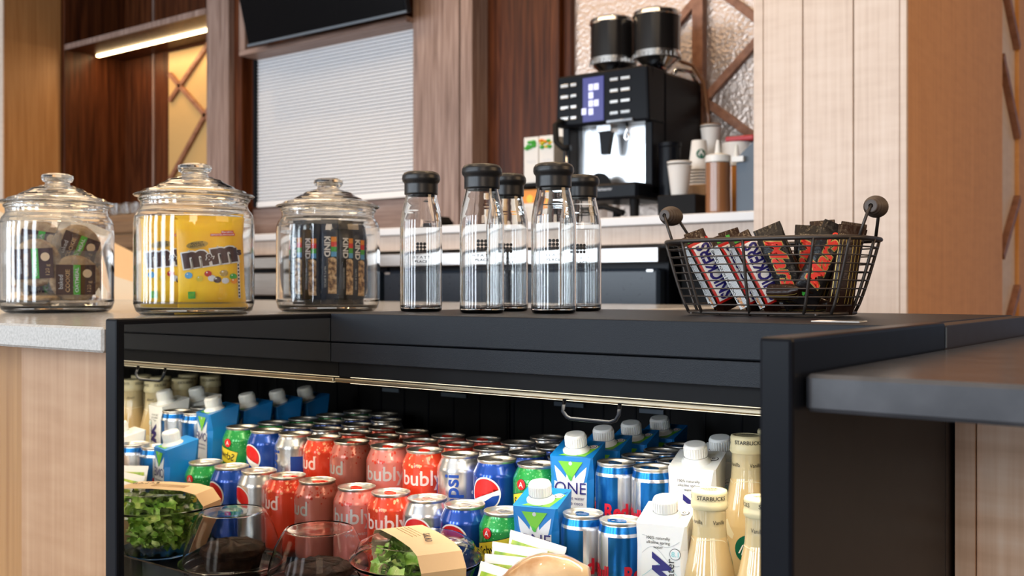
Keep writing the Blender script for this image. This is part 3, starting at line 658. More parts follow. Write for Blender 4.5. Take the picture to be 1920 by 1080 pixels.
# ------------------------------------------------------------------ cans
CAN = [(0.0225, 0.0), (0.0245, 0.0015), (0.027, 0.004), (0.0325, 0.011), (0.0330, 0.014), (0.0330, 0.098), (0.0322, 0.1015), (0.0283, 0.1105), (0.0266, 0.1140), (0.0264, 0.1160)]
RBC = [(0.019, 0.0), (0.021, 0.0015), (0.0255, 0.009), (0.0265, 0.012), (0.0265, 0.118), (0.0260, 0.121), (0.0240, 0.1285), (0.0236, 0.1310)]
def can_base(t, prof, bodym, prints, sil_from=None):
    b = MB(); pr_ = [(p[0], p[1]) for p in prof]
    b.lathe([(0.0, 0.003), (prof[0][0]-.002, 0.001)]+pr_, bodym, 40)
    if sil_from: pass
    prints(b, interp(prof)); b.build('body', t)
    r, z = prof[-1]
    top = z+.0035
    b = MB().lathe([(r, z-.001), (r+.0006, z+.0008), (r+.0009, z+.0026), (r+.0005, top), (r-.0002, top), (r-.0009, top-.0018), (r-.0018, top-.0064), (r-.0034, top-.0068), (r-.0050, top-.0044), (0.0, top-.0042)], 'alu', 40)
    b.lathe([(0.006, 0), (0.0085, .0003), (0.0088, 0)], 'alu', 18, x=-0.0, y=-0.010, z=top-.0042)
    b.build('lid', t); return top
def add_tab(t, top, m, rot=0.6):
    T = Matrix.Translation((0, 0, top-.0040))@Matrix.Rotation(rot, 4, 'Z')@Matrix.Scale(1.12, 4)
    b = MB(); n = 20
    ou = [(0.0075*math.cos(a)*(1 if math.sin(a) < 0 else .85), 0.004+0.0105*math.sin(a)) for a in [2*PI*i/n for i in range(n)]]
    inn = [(0.0042*math.cos(a), 0.0085+0.0035*math.sin(a)) for a in [2*PI*i/n for i in range(n)]]
    v = [(x, y, 0.0002) for x, y in ou]+[(x, y, 0.0016) for x, y in ou]+[(x, y, 0.0016) for x, y in inn]+[(x, y, 0.0002) for x, y in inn]
    f = []
    for i in range(n):
        j = (i+1) % n
        f += [(i, j, n+j, n+i), (n+i, n+j, 2*n+j, 2*n+i), (2*n+i, 2*n+j, 3*n+j, 3*n+i)]
    b.faces(v, f, m, False, T); b.build('pull_tab', t)

def seltzer(bodym, dotm, textm, tabm, sub):
    def mk():
        t = thing('soda_can', '', 'can')
        def pr_(b, rf):
            mp = cyl_map(rf, .033); q = random.Random(4)
            b.flat([txt('bubly', 0.002, 0.079, w=0.062, bold=.012)], textm, mp, .0003, .005)
            b.flat([txt(sub, 0.010, 0.058, w=0.036)], textm, mp, .0003, .005)
            d = [circ(q.uniform(-.1, .1), q.uniform(.097, .1125), q.choice((.0007, .0010, .0010, .0016, .0022)), 10) for k in range(70)]
            b.flat(d, dotm, mp, .0003, .004)
            b.flat([circ(x, z, r, 12) for x, z, r in ((.0, .089, .0012), (.03, .091, .0018), (-.03, .092, .0015), (.047, .08, .0015), (-.05, .09, .0012), (.016, .093, .0014))], dotm, mp, .0002, .004)
            b.flat([rect(.058, .072, .012, .088)], 'white', mp, .0002, .005)
            b.flat([rect(.060, .070, .014+.004*k, .016+.004*k) for k in range(17)], 'ink', mp, .0005, .005)
        top = can_base(t, CAN, bodym, pr_); add_tab(t, top, tabm); return t
    return mk
def globe(b, mp, cx, cy, r, step=.004):
    b.flat([circ(cx, cy, r*1.10, 36)], 'white', mp, .0003, step)
    n = 16
    up = [(cx+r*math.cos(a), cy+r*math.sin(a)) for a in [R(18)+(R(205)-R(18))*i/n for i in range(n+1)]]
    up += [(cx-r*.45, cy-r*.10), (cx-.0*r, cy+r*.08), (cx+r*.5, cy+.30*r)]
    b.flat([up], 'globe_red', mp, .0006, step)
    lo = [(cx+r*math.cos(a), cy+r*math.sin(a)) for a in [R(232)+(R(358)-R(232))*i/n for i in range(n+1)]]
    lo += [(cx+r*.55, cy-r*.12), (cx+.1*r, cy-r*.42), (cx-.3*r, cy-.66*r)]
    b.flat([lo], 'globe_blue', mp, .0006, step)
def cola(diet):
    def mk():
        t = thing('soda_can', '', 'can')
        def pr_(b, rf):
            mp = cyl_map(rf, .033)
            if diet:
                b.flat([rect(.030, .170, .004, .088)], 'globe_blue', lambda u, v, off: mp(u if u < .05 or u > .15 else u, v, off), .0002, .004) if False else None
                b.flat([rect(.026, .056, .012, .086)], 'globe_blue', mp, .0002, .005)
                b.flat([txt('pepsi', 0.090, 0.064, w=0.060, rot=PI/2, bold=.02)], 'globe_blue', mp, .0003, .005)
                b.flat([txt('diet', 0.106, 0.035, w=0.026, rot=PI/2, bold=.01)], 'globe_blue', mp, .0003, .005)
                b.flat([circ(.118+.012*(k % 3), .03+.02*(k//3), .003+.001*(k % 2), 12) for k in range(9)], 'white', mp, .0003, .004)
            else:
                b.flat([txt('pepsi', 0.080, 0.064, w=0.058, rot=PI/2, bold=.02)], 'white', mp, .0003, .005)
                b.flat([rect(.045, .058, .012, .088)], 'white', mp, .0002, .005); b.flat([rect(.047, .056, .014+.004*k, .016+.004*k) for k in range(17)], 'ink', mp, .0005, .005)
            globe(b, mp, 0, .076, .0205)
        top = can_base(t, CAN, 'silver' if diet else 'blue_can', pr_); add_tab(t, top, 'alu'); return t
    return mk
def ginger():
    t = thing('soda_can', '', 'can')
    def pr_(b, rf):
        mp0 = cyl_map(rf, .033); a = R(14); mp = lambda u, v, off: mp0(u, v+.037, off)
        b.flat([rotp(rect(-.036, .034, .028, .052), a, 0, .04)], 'ink', mp, .0002, .004)
        b.flat([rotp(rect(-.0352, .0332, .0288, .0512), a, 0, .04)], 'yellow_print', mp, .0004, .004)
        b.flat([txt('Schweppes', -.001, .0395, w=.060, h=.015, rot=a, bold=.01)], 'ink', mp, .0007, .004)
        b.flat([circ(-.018, .058, .0075, 20)], 'ink', mp, .0005, .004); b.flat([circ(-.018, .058, .0068, 20)], 'globe_red', mp, .0008, .004)
        b.flat([txt('A', -.018, .058, h=.007)], 'white', mp, .0011, .004)
        b.flat([rect(.055, .068, .012, .088)], 'white', mp0, .0002, .005); b.flat([rect(.057, .066, .014+.004*k, .016+.004*k) for k in range(17)], 'ink', mp0, .0005, .005)
    top = can_base(t, CAN, 'green_can', pr_); add_tab(t, top, 'alu'); return t
def energy(main='silver'):
    t = thing('energy_drink_can', '', 'can')
    def pr_(b, rf):
        mp = cyl_map(rf, .0265)
        # blue and silver trapezoid fields
        b.flat([[(-.030, .004), (.006, .058), (.006, .118), (-.030, .118)], [(.053-.006, .118), (.053-.006, .058), (.053+.030, .004), (.0825, .118)]], 'energy_blue', mp, .00015, .004)
        b.flat([[(.010, .004), (.040, .004), (.040, .050), (.012, .052)]], 'energy_dark', mp, .00015, .004)
        b.flat([rect(-.083, .083, .122, .1295)], 'energy_blue', mp, .0002, .004)
        b.flat([txt('Red Bull', 0.022, 0.076, w=0.064, h=.017, bold=.04)], 'red_ink', mp, .0004, .004)
        b.flat([txt('Red Bull', -.055, 0.076, w=0.050, h=.015, bold=.04)], 'red_ink', mp, .0004, .004)
        b.flat([circ(.026, .052, .008, 20)], 'yellow_print', mp, .0004, .004)
        for s_ in (-1, 1): b.flat([[(.026+s_*.002, .048), (.026+s_*.010, .058), (.026+s_*.022, .056), (.026+s_*.017, .048), (.026+s_*.013, .042), (.026+s_*.006, .044)]], 'red_ink', mp, .0006, .004)
    top = can_base(t, RBC, 'silver', pr_); add_tab(t, top, 'energy_blue'); return t
cache = {}
KIND = {
 'pink': (seltzer('pink_can', 'dot_red', 'grey_print', 'bright_red', 'spring water'), 'salmon pink sparkling water can', 29, FA, .1195),
 'red': (seltzer('orange_can', 'dot_peach', 'pink_print', 'bright_red', 'sparkling water'), 'orange red sparkling water can', 29, FA, .1195),
 'diet': (cola(True), 'silver cola can', 13, FA, .1195),
 'blue': (cola(False), 'deep blue cola can', 8, FA, .1195),
 'green': (ginger, 'green ginger ale can', 26, FA, .1195),
 'energy': (energy, 'slim energy can', 35, FA, .135)}
ROW = ['in the front row on the lower deck', 'at the front of the raised step', 'second from the front on the raised step', 'third from the front on the raised step', 'fourth from the step front, in shadow', 'fifth from the front on the raised step, in shadow']
def can(kind, x, y, row, rz=None, extra=''):
    mk, base, ang, _, _ = KIND[kind]
    z = FA if row == 0 else FB
    return first_or_dup(cache, kind, mk, (x, y, z), R(ang if rz is None else rz), '%s %s%s' % (base, ROW[row], extra), {'pink': 'pink sparkling water cans', 'red': 'orange red sparkling water cans', 'diet': 'silver cola cans', 'blue': 'blue cola cans', 'green': 'green ginger ale cans', 'energy': 'slim energy drink cans'}[kind])
for (k, x, y) in (('pink', -1.0768, 1.0560), ('red', -1.0105, 1.0570), ('diet', -.9430, 1.0570), ('blue', -.8765, 1.0565), ('green', -.8100, 1.0565)):
    can(k, x, y, 0)
ys = {'pink': [1.1240, 1.1925, 1.2600], 'red': [1.1300, 1.1985, 1.2660], 'diet': [1.1295, 1.1985, 1.2670, 1.3400], 'blue': [1.1275, 1.1960, 1.2640, 1.3320, 1.4000], 'green': [1.1300, 1.1980, 1.2655, 1.3330, 1.4000]}
xs = {'pink': -1.0790, 'red': -1.0120, 'diet': -.9500, 'blue': -.8850, 'green': -.8180}
xs['diet'] = -.9450; xs['blue'] = -.8780; xs['green'] = -.8110
for k in ('pink', 'red', 'diet', 'blue', 'green'):
    for i, y in enumerate(ys[k]):
        rz = None
        if k == 'diet' and i == 0: rz = -132
        if i > 0: rz = KIND[k][2]+(i*47) % 90
        can(k, xs[k]+(0.0015 if i % 2 else 0), y, i+1, rz)
# slim cans stand two abreast
can('energy', -.6850, 1.0480, 0, 20, ', left of the pair'); can('energy', -.6300, 1.0430, 0, 64, ', right of the pair')
for i, y in enumerate((1.1290, 1.1880, 1.2460, 1.3040)):
    can('energy', -.6880, y, i+1, 22 if i == 0 else 80, ', left of the pair'); can('energy', -.6330, y-.004, i+1, 60 if i == 0 else 10, ', right of the pair')

# ------------------------------------------------------------------ cartons
def carton_shell(w_, d, hf, hb, m):
    """square carton, faceted corners, top rising to the back"""
    b = MB(); c = .006; x, y = w_/2, d/2
    ring = lambda z0, z1, cx: [(-x+cx, -y, z0), (x-cx, -y, z0), (x, -y+cx, z0+(z1-z0)*cx/d), (x, y-cx, z1), (x-cx, y, z1), (-x+cx, y, z1), (-x, y-cx, z1), (-x, -y+cx, z0+(z1-z0)*cx/d)]
    r0 = ring(0, 0, .003); r1 = ring(.012, .012, c*.5); r2 = ring(hf-.028, hb-.036, c*1.2); r3 = ring(hf, hb, .002)
    v = r0+r1+r2+r3; f = [tuple(range(7, -1, -1))]
    for k in range(3):
        for i in range(8): j = (i+1) % 8; f.append((8*k+i, 8*k+j, 8*k+8+j, 8*k+8+i))
    b.faces(v, f, m, False); b.faces(r3, [tuple(range(8))], m)
    return b
def screw_cap(t, y, z, tilt, m='white_plastic'):
    T = Matrix.Translation((0, y, z))@Matrix.Rotation(tilt, 4, 'X')
    b = MB().lathe([(0.0175, -0.001), (0.0175, .002), (0.0145, .004), (0.0145, .007)], m, 28, T)
    b.lathe([(0.0138, .007), (0.0138, .020), (0.0125, .0225), (0.0, .0228)], m, 28, T)
    for a in range(28): b.box(.0136, .0143, -.0005, .0005, .008, .019, m, 0, T@Matrix.Rotation(2*PI*a/28, 4, 'Z'))
    b.build('screw_cap', t)
def petalpoly(cx, cy, L, wd, a):
    n = 8; pts = [(L*i/n, wd*math.sin(PI*(i/n)**.8)) for i in range(n+1)]
    pts = pts+[(x, -y) for x, y in pts[-2:0:-1]]
    return rotp([(cx+x, cy+y) for x, y in pts], a, cx, cy)
def clip_rect(poly, x0, x1, y0, y1):
    def clip(P, ins, inter):
        out = []
        for i in range(len(P)):
            a, b = P[i-1], P[i]
            if ins(b):
                if not ins(a): out.append(inter(a, b))
                out.append(b)
            elif ins(a): out.append(inter(a, b))
        return out
    def ix(v): return lambda a, b: (v, a[1]+(b[1]-a[1])*(v-a[0])/(b[0]-a[0]))
    def iy(v): return lambda a, b: (a[0]+(b[0]-a[0])*(v-a[1])/(b[1]-a[1]), v)
    for ins, inter in ((lambda p: p[0] >= x0, ix(x0)), (lambda p: p[0] <= x1, ix(x1)), (lambda p: p[1] >= y0, iy(y0)), (lambda p: p[1] <= y1, iy(y1))):
        if poly: poly = clip(poly, ins, inter)
    return poly
CW, CD = .058, .056
def slopez(hf, hb): return lambda u, v, off: Vector((u, v, hf+(hb-hf)*(v+CD/2)/CD+off))
def coconut():
    t = thing('drink_carton', '', 'carton'); hf, hb = .138, .152
    b = carton_shell(CW, CD, hf, hb, 'sky_carton')
    # the front face leans in a little near the top, as the shell does
    def mp(u, v, off): return Vector((u, -CD/2-off-.0002, v))
    X = CW/2-.0072
    pet = [petalpoly(0, .086, L, wd, R(a)) for a, L, wd in ((90, .047, .0068), (62, .046, .0066), (118, .046, .0066), (35, .044, .0068), (145, .044, .0068), (8, .040, .0066), (172, .040, .0066), (-20, .040, .0068), (200, .040, .0068), (-50, .044, .008), (230, .044, .008), (270, .050, .010))]
    for k, p in enumerate(pet): b.flat([clip_rect(p, -X, X, .012, hf-.004)], 'petal', mp, .0002+.00006*k)
    b.flat([clip_rect(circ(0, .083, .0125, 24), -X, X, .012, .11)], 'petal', mp, .00065)
    b.flat([[(-.0165, hf-.0055), (.0165, hf-.0055), (.012, hf-.012), (0, hf-.030), (-.012, hf-.012)]], 'lime_carton', mp, .0008)
    b.flat([txt('ONE', 0, .099, w=.042, bold=0)], 'navy', mp, .0011)
    b.flat([petalpoly(.002, .1085, .009, .0022, R(125))], 'green_print', mp, .0013)
    b.flat([txt('coconut water', 0.002, .086, w=.034), txt('eau de coco', 0.002, .080, w=.030)], 'navy', mp, .0011)
    b.flat([circ(0, hf-.008, .0025, 14)], 'line_grey', mp, .0011)
    sp = side_map(CW/2+.0002)
    b.flat([rect(-CD/2+.008, -CD/2+.018, .012, .088)], 'white', sp, .0003); b.flat([rect(-CD/2+.0095, -CD/2+.0165, .014+.004*k, .016+.004*k) for k in range(17)], 'navy', sp, .0005)
    b.flat([clip_rect(petalpoly(-.040, .086, .050, .010, R(a)), -CD/2+.019, CD/2-.008, .012, .125) for a in (-12, 16)], 'petal', sp, .0003)
    st = slopez(hf, hb)
    b.flat([[(-.018, -CD/2+.003), (.018, -CD/2+.003), (.027, .010), (.020, .012)]], 'lime_carton', st, .0004)
    b.flat([circ(.019, .006, .0062, 18)], 'white', st, .0008); b.flat([circ(.019, .006, .0050, 18)], 'ink', st, .001); b.flat([circ(.019, .006, .0040, 18)], 'white', st, .0012); b.flat([txt('e', .019, .006, h=.004)], 'red_ink', st, .0014)
    b.flat([[(.006, -CD/2+.004), (.0072, -CD/2+.004), (.0272, CD/2-.01), (.026, CD/2-.01)]], 'navy', st, .0007)
    b.build('carton_body', t); screw_cap(t, -.006, hf+(hb-hf)*.4, R(12)); return t
def spring():
    t = thing('drink_carton', '', 'carton'); hf, hb = .138, .152
    b = carton_shell(CW, CD, hf, hb, 'white_plastic')
    mp = lambda u, v, off: Vector((u, -CD/2-off-.0002, v)); X = CW/2-.0075
    def wave(z, amp, ph, m, th=.0006, xs_=(-X, X), f=mp, off=.0003):
        n = 18; pts = [(xs_[0]+(xs_[1]-xs_[0])*i/n, z+amp*math.sin(ph+5*i/n)) for i in range(n+1)]
        b.flat([[pts[i], pts[i+1], (pts[i+1][0], pts[i+1][1]+th), (pts[i][0], pts[i][1]+th)] for i in range(n)], m, f, off)
    for k in range(7): wave(.020+.0165*k, .006+.002*(k % 3), k*1.3, 'teal_line' if k % 3 == 1 else 'line_grey')
    b.flat([txt('100% naturally', -.003, .1225, w=.027), txt('alkaline spring', -.003, .1175, w=.027), txt('water', -.003, .1125, w=.011)], 'ink', mp, .0006)
    b.flat([txt('flow', -.004, .066, w=.078, rot=PI/2, bold=.03, shear=.3)], 'navy', mp, .0007)
    b.flat([txt('spring water', .0125, .068, w=.066, rot=PI/2)], 'ink', mp, .0007)
    b.flat([circ(.0165, .1065, .0064, 22)], 'ink', mp, .0006); b.flat([circ(.0165, .1065, .0058, 22)], 'white', mp, .0008); b.flat([txt('8.1', .0165, .1065, w=.008, bold=.02)], 'teal_line', mp, .001)
    sp = side_map(CW/2+.0002)
    for k in range(6): wave(.020+.016*k, .006, k*1.7, 'line_grey', .0005, (-CD/2+.008, CD/2-.008), sp)
    st = slopez(hf, hb)
    b.flat([circ(.019, .004, .0062, 18)], 'ink', st, .0004); b.flat([circ(.019, .004, .0050, 18)], 'white', st, .0008); b.flat([txt('e', .019, .004, h=.005)], 'ink', st, .001)
    b.flat([[(-.026, -.010), (-.012, -.012), (-.012, -.0115), (-.026, -.0095)], [(.008, .014), (.027, .020), (.027, .0206), (.008, .0146)]], 'line_grey', st, .0004)
    b.build('carton_body', t); screw_cap(t, -.006, hf+(hb-hf)*.4, R(12)); return t
for i, (x, y, z) in enumerate(((-.7440, 1.0470, FA), (-.7460, 1.1290, FB), (-.7480, 1.2000, FB), (-.7460, 1.2700, FB), (-.7400, 1.3420, FB))):
    first_or_dup(cache, 'coco', coconut, (x, y, z), R((15, 14, 12, 10, 6)[i]), 'blue and white coconut water carton '+('in the front row on the lower deck', 'at the front of the raised step', 'second from the front on the step', 'third from the front on the step, in shadow', 'fourth from the front on the step, in shadow')[i], 'coconut water cartons')
for i, (x, y, z) in enumerate(((-.5770, 1.0580, FA), (-.5830, 1.1450, FB), (-.5830, 1.2140, FB))):
    first_or_dup(cache, 'spring', spring, (x, y, z), R((14, 12, 8)[i]), 'white spring water carton with navy lettering '+('in the front row on the lower deck', 'at the front of the raised step', 'second on the raised step')[i], 'white spring water cartons')

# ------------------------------------------------------------------ vanilla coffee bottles
def latte():
    t = thing('coffee_bottle', '', 'bottle')
    P = [(0.024, 0), (0.0295, .003), (0.0308, .010), (0.0308, .060), (0.0300, .074), (0.0270, .092), (0.0225, .112), (0.0195, .128), (0.0185, .140), (0.0185, .158), (.0178, .163)]
    rf = interp(P); b = MB()
    b.lathe([(0, .002)]+[p for p in P if p[1] <= .1281], 'latte', 36); b.lathe([(.0195, .128), (.0185, .140), (.0185, .158), (.0178, .163)], 'latte_top', 36)
    mp = lambda u, v, off: (lambda r, a: Vector((r*math.cos(a), r*math.sin(a), v)))(rf(v)+off, R(-90)+u/.021)
    b.flat([txt('Vanille', .010, .145, w=.017), txt('Vanilla', -.020, .145, w=.017)], 'ink', mp, .0003, .004)
    mq = cyl_map(rf, .0308)
    logo_disc(b, mq, .0165, 0, .050, .004)
    b.flat([[(-.045, .072), (-.020, .060), (-.018, .066), (-.030, .082)]], 'cream_lid', mq, .0003, .004)
    b.flat([[(.018*math.cos(q)*s_+0.02*k, .122+.004*math.sin(q)+.0012) for q in [PI*i/8 for i in range(9)]]+[(.018*math.cos(q)*s_+.02*k, .122+.004*math.sin(q)) for q in [PI-PI*i/8 for i in range(9)]] for s_, k in ((1, 0), (1, 2), (1, -2))], 'cream_lid', mp, .0003, .004)
    b.build('glass_body', t)
    b = MB().lathe([(.0195, .158), (.0205, .160), (.0205, .164), (.0197, .167), (.0200, .176), (.0190, .1785), (.0155, .1788), (.0150, .1780), (0, .1785)], 'cream_lid', 36)
    b.flat([txt('STARBUCKS', 0, .1715, w=.034, bold=.01), txt('COFFEE', .05, .1715, w=.024), txt('STARBUCKS', -.045, .1715, w=.034, bold=.01)], 'ink', cyl_map(lambda v: .0200, .0200), .0003, .003)
    b.flat([txt('SHAKE', 0, .003, w=.018, bold=.02), txt('WELL', 0, -.005, w=.014, bold=.02)], 'ink', top_map(.1787), .0003)
    b.build('lid', t); return t
for i, (x, y, z, rz) in enumerate(((-.5250, 1.0600, FA+.0, 34), (-.4600, 1.0560, FA, 60), (-.3900, 1.0560, FA, 10), (-.5230, 1.1560, FB, 28), (-.4590, 1.1500, FB, 10), (-.3890, 1.1500, FB, 40), (-.5170, 1.2200, FB, 50), (-.4530, 1.2150, FB, 20), (-.3890, 1.2150, FB, 0), (-.5170, 1.2850, FB, 80), (-.4530, 1.2800, FB, 60))):
    first_or_dup(cache, 'latte', latte, (x, y, z), R(rz), 'vanilla coffee bottle with cream lid, '+('leftmost in the front row', 'second in the front row, cut by the black post', 'rightmost in the front row behind the post', 'leftmost at the front of the raised step', 'middle of the raised step front', 'right end of the raised step front', 'left in the second step row', 'middle of the second step row', 'right in the second step row', 'left in the third step row', 'middle of the third step row')[i], 'vanilla coffee bottles')

# ------------------------------------------------------------------ glass bottles with black caps
def bottle():
    t = thing('glass_bottle', '', 'bottle')
    O = [(0.0, 0.0), (0.028, 0.0), (0.0312, 0.0015), (0.0325, 0.006), (0.0325, 0.130), (0.0318, 0.140), (0.0295, 0.155), (0.0262, 0.168), (0.0243, 0.176), (0.0236, 0.181), (0.0236, 0.186)]
    I = [(0.0216, 0.186), (0.0216, 0.181), (0.0223, 0.176), (0.0242, 0.167), (0.0275, 0.154), (0.0298, 0.1395), (0.0305, 0.130), (0.0305, 0.010), (0.0290, 0.0065), (0.0, 0.0058)]
    MB().lathe(O+I, 'glass', 48).build('glass_body', t)
    b = MB().lathe([(0.0215, .178), (.0215, .180), (.0255, .1805), (.0258, .182), (.0258, .196), (.0262, .198), (.0285, .2005), (.0295, .2045), (.0290, .2095), (.0265, .2135), (.022, .2155), (0, .216)], 'cap_black', 44); b.build('cap', t)
    b = MB(); mp = cyl_map(lambda v: .0325, .0325); s_ = .0052
    b.flat([circ((i-1)*s_, .098+(j-1)*s_, .00248, 16) for i in range(3) for j in range(3)], 'ink', mp, .0002, .004)
    b.flat([txt('HYATT', 0, .083, w=.028, h=.0040, space=1.3), txt('PLACE', 0, .0765, w=.019, h=.0036, bold=.02, space=1.1), txt('Ottawa West', 0, .0625, w=.022)], 'ink', mp, .0002, .004)
    b.flat([rect(-.0165, .0165, .0695, .0699)], 'ink', mp, .0002, .003)
    b.build('printed_logo', t); return t
for (x, y, lab) in ((-1.083, 1.200, 'capped clear glass bottle standing alone right of the third jar'), (-0.948, 1.182, 'front left bottle of the four capped glass bottles'), (-0.995, 1.305, 'rear bottle behind the front left capped glass bottle'), (-0.856, 1.232, 'front right bottle of the four capped glass bottles'), (-0.914, 1.392, 'rear bottle behind the front right capped glass bottle')):
    first_or_dup(cache, 'bottle', bottle, (x, y, TZ), math.atan2(-y, -x)+PI/2, lab, 'capped glass bottles on the cooler top')

# ------------------------------------------------------------------ wrapped goods
def packet_mesh(L, W, T, m, crimp=.008, p=3.2, teeth=True, seg=28, endm=None, wob=0, q=None, nst=7):
    b = MB(); hw, ht = W/2, T/2; st = []
    st.append((-L/2, hw*1.02, .0005, 1)); st.append((-L/2+crimp, hw*1.02, .0006, 0))
    for i in range(nst):
        u = i/(nst-1); z = -L/2+crimp+.001+(L-2*crimp-.002)*u
        e = min(1, (1-abs(2*u-1))*3.2+.25)**.6
        st.append((z, hw*(1.02-.04*e), ht*e, 0))
    st.append((L/2-crimp, hw*1.02, .0006, 0)); st.append((L/2, hw*1.02, .0005, 1))
    v = []; q = q or random.Random(1)
    for (z, a, c, tt) in st:
        for k in range(seg):
            th = 2*PI*k/seg; x = a*math.copysign(abs(math.cos(th))**(2/p), math.cos(th)); y = c*math.copysign(abs(math.sin(th))**(2/p), math.sin(th))
            dz = (.0009 if k % 2 else -.0009) if (tt and teeth) else 0
            v.append((x, y+(q.uniform(-wob, wob) if not tt else 0), z+dz))
    n = len(st); f = [(i*seg+k, i*seg+(k+1) % seg, (i+1)*seg+(k+1) % seg, (i+1)*seg+k) for i in range(n-1) for k in range(seg)]
    f += [tuple(range(seg-1, -1, -1)), tuple(range((n-1)*seg, n*seg))]
    b.faces(v, f, m, True)
    if endm:
        k2 = b.mi(endm)
        for fc in b.bm.faces:
            if all(abs(vv.co.z) > L/2-crimp-.0015 for vv in fc.verts): fc.material_index = k2
    def mp(u, vv, off):
        uu = 1-abs(2*(vv+L/2-crimp)/(L-2*crimp)-1); e = min(1, max(0, uu)*3.2+.25)**.6
        yy = ht*e*(max(0, 1-(min(.999, abs(u)/hw))**p))**(1/p)
        return Vector((u, -yy-off-.0004-wob, vv))
    return b, mp

def choc_bar():     # chocolate bar with blue lettering, white label and red frame
    t = thing('chocolate_bar', '', 'chocolate bar'); L, W, T = .112, .034, .020
    b, mp = packet_mesh(L, W, T, 'wrap_brown', .010)
    b.flat([rect(-.0145, .0150, -.0445, .0445)], 'wrap_red', mp, .0002, .006)
    b.flat([rect(-.0115, .0150, -.0415, .0405)], 'white', mp, .0005, .006)
    b.flat([txt('SNICKERS', .0022, -.001, w=.078, h=.020, rot=PI/2, bold=.03)], 'navy', mp, .0008, .006)
    # nutrition side
    sm = lambda u, v, off: Vector((-W/2-.0006-off, u, v))
    b.flat([rect(-.0075, .0075, -.0445, .0445)], 'white', sm, .0002); b.flat([txt('MILK CHOCOLATE NOUGAT CARAMEL', .004, .004, w=.078, h=.004, rot=PI/2, bold=.02)], 'ink', sm, .0005)
    b.flat([rect(-.006+.002*k, -.0052+.002*k, -.043, .043) for k in range(4)], 'line_grey', sm, .0004); b.flat([txt('PEANUTS', .001, -.036, w=.014, h=.005, rot=PI/2, bold=.03)], 'orange_print', sm, .0006)
    b.flat([rect(-.012, -.004, .0465, .0505)], 'green_print', mp, .0002); b.build('wrapper', t); return t
def mars(up=1):
    def mk():
        t = thing('chocolate_bar', '', 'chocolate bar'); L, W, T = .110, .036, .020
        b, mp = packet_mesh(L, W, T, 'wrap_black', .010)
        b.flat([txt('Mars', 0, .004, w=.066, h=.019, rot=up*PI/2, bold=.06, shear=.35, ref='Mars')], 'gold', mp, .0003, .006)
        b.flat([txt('Mars', 0, .004, w=.066, h=.019, rot=up*PI/2, bold=.022, shear=.35, ref='Mars')], 'bright_red', mp, .0008, .006)
        b.flat([circ(.002, up*.041, .0040, 14)], 'bright_red', mp, .0005, .006); b.flat([circ(.002, up*.041, .0020, 12)], 'wrap_black', mp, .0009, .006)
        b.flat([rect(-.012, -.002, -.044, -.039)], 'green_print', mp, .0004)
        sm = lambda u, v, off: Vector((W/2+.0006+off, u, v))
        b.flat([rect(-.0085+.0035*k, -.0070+.0035*k, -.043, .043) for k in range(5)], 'gold', sm, .0002)
        b.build('wrapper', t); return t
    return mk
def mars_back():
    t = thing('chocolate_bar', '', 'chocolate bar'); L, W, T = .110, .032, .020
    b, mp = packet_mesh(L, W, T, 'wrap_brown', .010)
    b.flat([rect(-.014+.0042*k, -.0132+.0042*k, -.043, .043) for k in range(3)]+[rect(.003+.0042*k, .0038+.0042*k, -.043, .043) for k in range(3)], 'gold', mp, .0003, .01)
    b.build('wrapper', t); return t
def lean(rz, roll, pitch=0, view=-66):
    n = Vector((math.cos(R(view)), math.sin(R(view)), 0)); side = Vector((-n.y, n.x, 0))
    return (Matrix.Rotation(R(roll), 3, n)@Matrix.Rotation(R(pitch), 3, side)@Matrix.Rotation(R(rz), 3, 'Z')).to_euler()

BX, BY = -.560, 1.310
def sell(a, c, k, n, e=.62): th = 2*PI*k/n; return a*math.copysign(abs(math.cos(th))**e, math.cos(th)), c*math.copysign(abs(math.sin(th))**e, math.sin(th))
def bk_dim(f): return .106+.030*f**.8, .066+.020*f**.8
bk = thing('wire_basket', 'dark wire basket of chocolate bars with turned wooden grips', 'basket', (BX, BY, TZ))
def ring(f, z, r, m='wire', name='ring_wire'):
    a, c = bk_dim(f); pts = []
    for k in range(56): x, y = sell(a, c, k, 56); pts.append((x, y, z))
    MB().tube(pts, r, m, 8, closed=True).build(name, bk)
ring(1, .0985, .0030, name='rim'); ring(0, .0045, .0022, name='base_ring')
for k in range(1, 9): ring(k/9, .0045+.094*k/9, .00095)
for k in range(12):
    pts = []
    for j in range(9): f = j/8; a, c = bk_dim(f); x, y = sell(a, c, k, 12); pts.append((x*1.008, y*1.008, .0045+.094*f))
    MB().tube(pts, .0021, 'wire', 8).build('upright_wire', bk)
for k in range(6):
    x = -.085+.034*k; MB().tube([(x, -.062, .0035), (x, .062, .0035)], .0012, 'wire', 6).build('bottom_wire', bk)
for k in range(3): MB().tube([(-.103, -.035+.035*k, .0045), (.103, -.035+.035*k, .0045)], .0012, 'wire', 6).build('bottom_wire', bk)
for s_ in (-1, 1):
    gx, gz = s_*(.148 if s_ < 0 else .139), .138
    h = MB().tube([(s_*.128, -.032, .098), (gx-s_*.004, -.022, gz-.010), (gx, -.019, gz), (gx, 0, gz), (gx, .019, gz), (gx-s_*.004, .022, gz-.010), (s_*.128, .032, .098)], .0021, 'wire', 8).build('handle', bk)
    prof = [(0.003, -.0200), (.0065, -.0198)]
    for i in range(9): u = -1+2*i/8; r0 = .0085+.0050*(1-u*u); prof += [(r0, .019*u-.0009), (r0*1.04, .019*u), (r0*.9, .019*u+.0010)]
    prof += [(.0065, .0198), (.003, .0200)]
    MB().lathe(prof, 'grip', 24, Matrix.Translation((gx, 0, gz))@Matrix.Rotation(R(90), 4, 'X')).build('grip', h)
